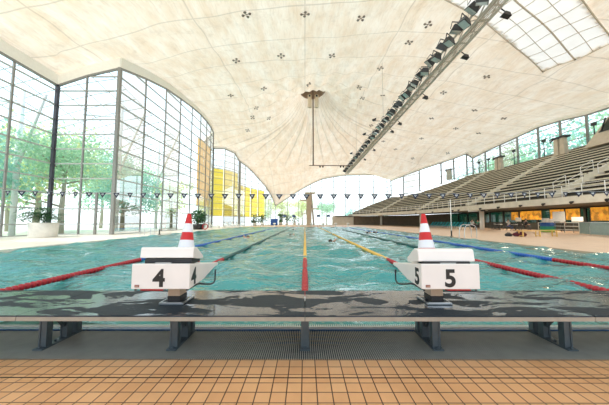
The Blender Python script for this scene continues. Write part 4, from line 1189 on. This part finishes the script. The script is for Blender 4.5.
def spider():
    t = thing('roof_clamp', '', 'roof clamp')
    for k in range(4):
        a = k*math.pi/2+.5
        b = MB(); b.lathe([(.10,-.10),(.13,-.04),(.08,0)], 'clampgrey', 10, (.30*math.cos(a),.30*math.sin(a),0)); b.build('disc', t)
    b = MB()
    for k in range(2):
        a = k*math.pi/2+.5; b.bar((.30*math.cos(a),.30*math.sin(a),-.05),(-.30*math.cos(a),-.30*math.sin(a),-.05),.03,.04,'clampgrey')
    b.build('cross', t); return t
sp = spider(); KIDS[sp.name] = [c for c in C.objects if c.parent == sp]
cl = [(-4.8, 20.3), (-0.0, 21.0), (5.0, 22.2), (-7.5, 27.4), (-2.6, 27.3), (3.0, 27.8), (9.3, 31.1), (-10.6, 36.2), (-5.7, 35.1), (-7.9, 41.3), (-9.0, 43.8), (0.5, 35.7), (7.9, 36.7), (9.0, 39.8), (11.7, 38.2), (11.4, 23.1), (10.8, 26.0), (21.8, 30.3), (19.2, 35.2), (25.2, 37.9), (21.2, 42.8), (23.5, 51.8), (26.4, 44.9), (20.3, 57.8), (25.3, 60.7), (31.3, 56.6), (30.9, 45.7), (12.7, 49.0), (16.8, 55.1), (30.4, 39.1), (-10.9, 48.7), (-6.5, 45.8)]
rowname = {}
for i, (x, y) in enumerate(cl):
    o = sp if i == 0 else dup(sp)
    e = .3; n = Vector((-(roofz(x+e,y)-roofz(x-e,y))/(2*e), -(roofz(x,y+e)-roofz(x,y-e))/(2*e), 1)).normalized()
    o.location = (x,y,roofz(x,y)-.02); q = n.to_track_quat('Z','X'); o.rotation_mode = 'QUATERNION'; o.rotation_quaternion = q
    o['label'] = 'small four-disc clamp on the underside of the membrane roof'; o['group'] = 'four-disc clamps dotted over the roof'

# ------------------------------------------------------------------ outside: trees
def tree_meshes(leafm, seed, h=11, r=4.2, n=3600, leaf=.20):
    random.seed(seed)
    b = MB(); tips = []
    b.tube([(0,0,0),(.15,.1,h*.25),(0,-.1,h*.5),(.1,0,h*.8)], [.32,.25,.17,.06], 'trunk', 7)
    for k in range(11):
        a = random.uniform(0,6.28); z = random.uniform(.25,.75)*h; l = r*random.uniform(.5,.95)
        e = Vector((math.cos(a)*l, math.sin(a)*l, z+l*.45)); b.tube([(0,0,z),tuple(Vector((0,0,z)).lerp(e,.5)+Vector((0,0,-.2))),tuple(e)], [.11,.07,.03], 'trunk', 5); tips.append(e)
    tr = b
    tips += [Vector((0,0,h*.85)), Vector((.5,.3,h*.7)), Vector((-.6,0,h*.6))]
    c = MB()
    for k in range(n):
        t_ = random.choice(tips); v = Vector((random.gauss(0,1),random.gauss(0,1),random.gauss(0,.8)))*r*.26
        p = t_+v; a = Vector((random.gauss(0,1),random.gauss(0,1),random.gauss(0,1))).normalized()*leaf; s = a.cross(Vector((random.gauss(0,1),random.gauss(0,1),random.gauss(0,1)))).normalized()*leaf*.55
        c.poly([p-a, p+s, p+a, p-s], leafm)
    return tr, c
protos = []
for i, (lm, sd, lab) in enumerate((('leafa',3,'pale green'),('leafb',5,'yellow-green'),('leafc',9,'bluish green'))):
    tr, c = tree_meshes(lm, sd)
    t = thing('garden_tree', '', 'tree'); tr.build('trunk', t); c.build('crown', t); KIDS[t.name] = [q for q in C.objects if q.parent == t]; protos.append((t, lab))
TR_ = [(-31,13,0,1.2),(-33,22.5,2,1.3),(-27,29,0,1.05),(-35,34,1,1.3),(-27.5,39.5,2,1.05),(-34,47,0,1.2),(-26.5,52,1,.9),(-43,38,0,1.1),(-45,24,2,1.2),(-24,66,0,.7),(-42,54,0,1.1),
       (-15,92,1,.9),(-8,91,1,.85),(-1,94,1,.85),(8,96,0,.8),(17,98,2,.6),(27,96,0,.7),
       (48,70,2,1.5),(47,56.5,0,1.6),(47,43,2,1.75),(46,30,0,1.7),(50,16,0,1.6)]
place = {0:'beyond the left glazing',1:'beyond the far glazing',2:'beyond the right glazing'}
used = [False]*3; cnt = {}
for x, y, k, s in TR_:
    t, lab = protos[k]; o = t if not used[k] else dup(t); used[k] = True
    o.location = (x,y,-.35); o.scale = (s,s,s); o.rotation_euler = (0,0,random.uniform(0,6.28))
    w = 0 if x < -20 else (2 if x > 30 else 1); cnt[(k,w)] = cnt.get((k,w), 0)+1
    o['label'] = '%s tree %s, %s of its colour counted from the left side' % (lab, place[w], ORD[cnt[(k,w)]-1]); o['group'] = 'trees outside the hall'
# exterior roof masts and cables seen through the left glass
def masts():
    for i, (x, y, lx, ly, h) in enumerate(((-24.5,34,0,0,17),(-25,44,0,0,18),(-29,26,2,0,15))):
        t = thing('roof_mast', 'pale steel mast with bracing outside the left glazing, %s from the left' % ORD[[1,2,0][i]], 'mast', (x,y,-.35), 0, 'steel masts outside the left glazing')
        b = MB(); b.tube([(0,0,0),(0,0,h)], .25, 'white_paint', 8); b.build('shaft', t)
        b = MB(); b.tube([(0,0,h*.45),(4.5,-2,h*.9)], .14, 'white_paint', 6); b.build('strut', t)
        b = MB(); b.tube([(0,0,h*.9),(1,-7,h*.75)], .10, 'white_paint', 6); b.tube([(0,0,h*.65),(2,6,h*.95)], .1, 'white_paint', 6); b.build('stay', t)
masts()
def canopy():
    b = MB()
    P = lambda u, v: (-24-38*u, -4+86*v, 17.5-6*u+2.4*math.sin(v*7)+1.2*math.sin(u*5+v*3))
    for i in range(17): b.tube([P(i/16, k/30) for k in range(31)], .06, 'netgrey', 4)
    for k in range(44): b.tube([P(i/10, k/43) for i in range(11)], .06, 'netgrey', 4)
    tag(b.build('cable_net'), 'pale cable net canopy hanging outside beyond the left glazing', 'cable net')
canopy()

# ------------------------------------------------------------------ light
w = bpy.data.worlds.new('sky'); S.world = w; w.use_nodes = True; t = w.node_tree; t.nodes.clear()
wo = t.nodes.new('ShaderNodeOutputWorld'); bg = t.nodes.new('ShaderNodeBackground'); L(t, bg.outputs[0], wo.inputs[0])
tc = t.nodes.new('ShaderNodeTexCoord'); sp_ = t.nodes.new('ShaderNodeSeparateXYZ'); L(t, tc.outputs['Generated'], sp_.inputs[0])
c = mixc(t, ramp(t, sp_.outputs[2], 0.0, .7), (.92,.98,1.0), (.62,.80,1.0)); L(t, c, bg.inputs[0]); bg.inputs[1].default_value = 2.0
sl = bpy.data.lights.new('sun', 'SUN'); sl.energy = 5.6; sl.angle = math.radians(6); sl.color = (1,.90,.78); so = bpy.data.objects.new('sun', sl); C.objects.link(so)
so.rotation_euler = (math.radians(12), math.radians(-38), 0)
# added fill lights under the stand, brightening the orange boards
for i, (x, y) in enumerate(((26.5,24),(27.5,30),(27.5,36),(27,44))):
    l = bpy.data.lights.new('cafe_fill', 'AREA'); l.energy = 160; l.size = 2.2; l.color = (1,.82,.6); o = bpy.data.objects.new('cafe_fill', l); C.objects.link(o); o.location = (x,y,2.5)

S.view_settings.view_transform = 'Standard'; S.view_settings.look = 'None'; S.view_settings.gamma = 1; S.view_settings.exposure = 0.0
S.cycles.max_bounces = 8; S.cycles.diffuse_bounces = 4; S.cycles.glossy_bounces = 4; S.cycles.transparent_max_bounces = 16; S.cycles.transmission_bounces = 6
S.cycles.sample_clamp_indirect = 6; S.cycles.caustics_reflective = False; S.cycles.caustics_refractive = False
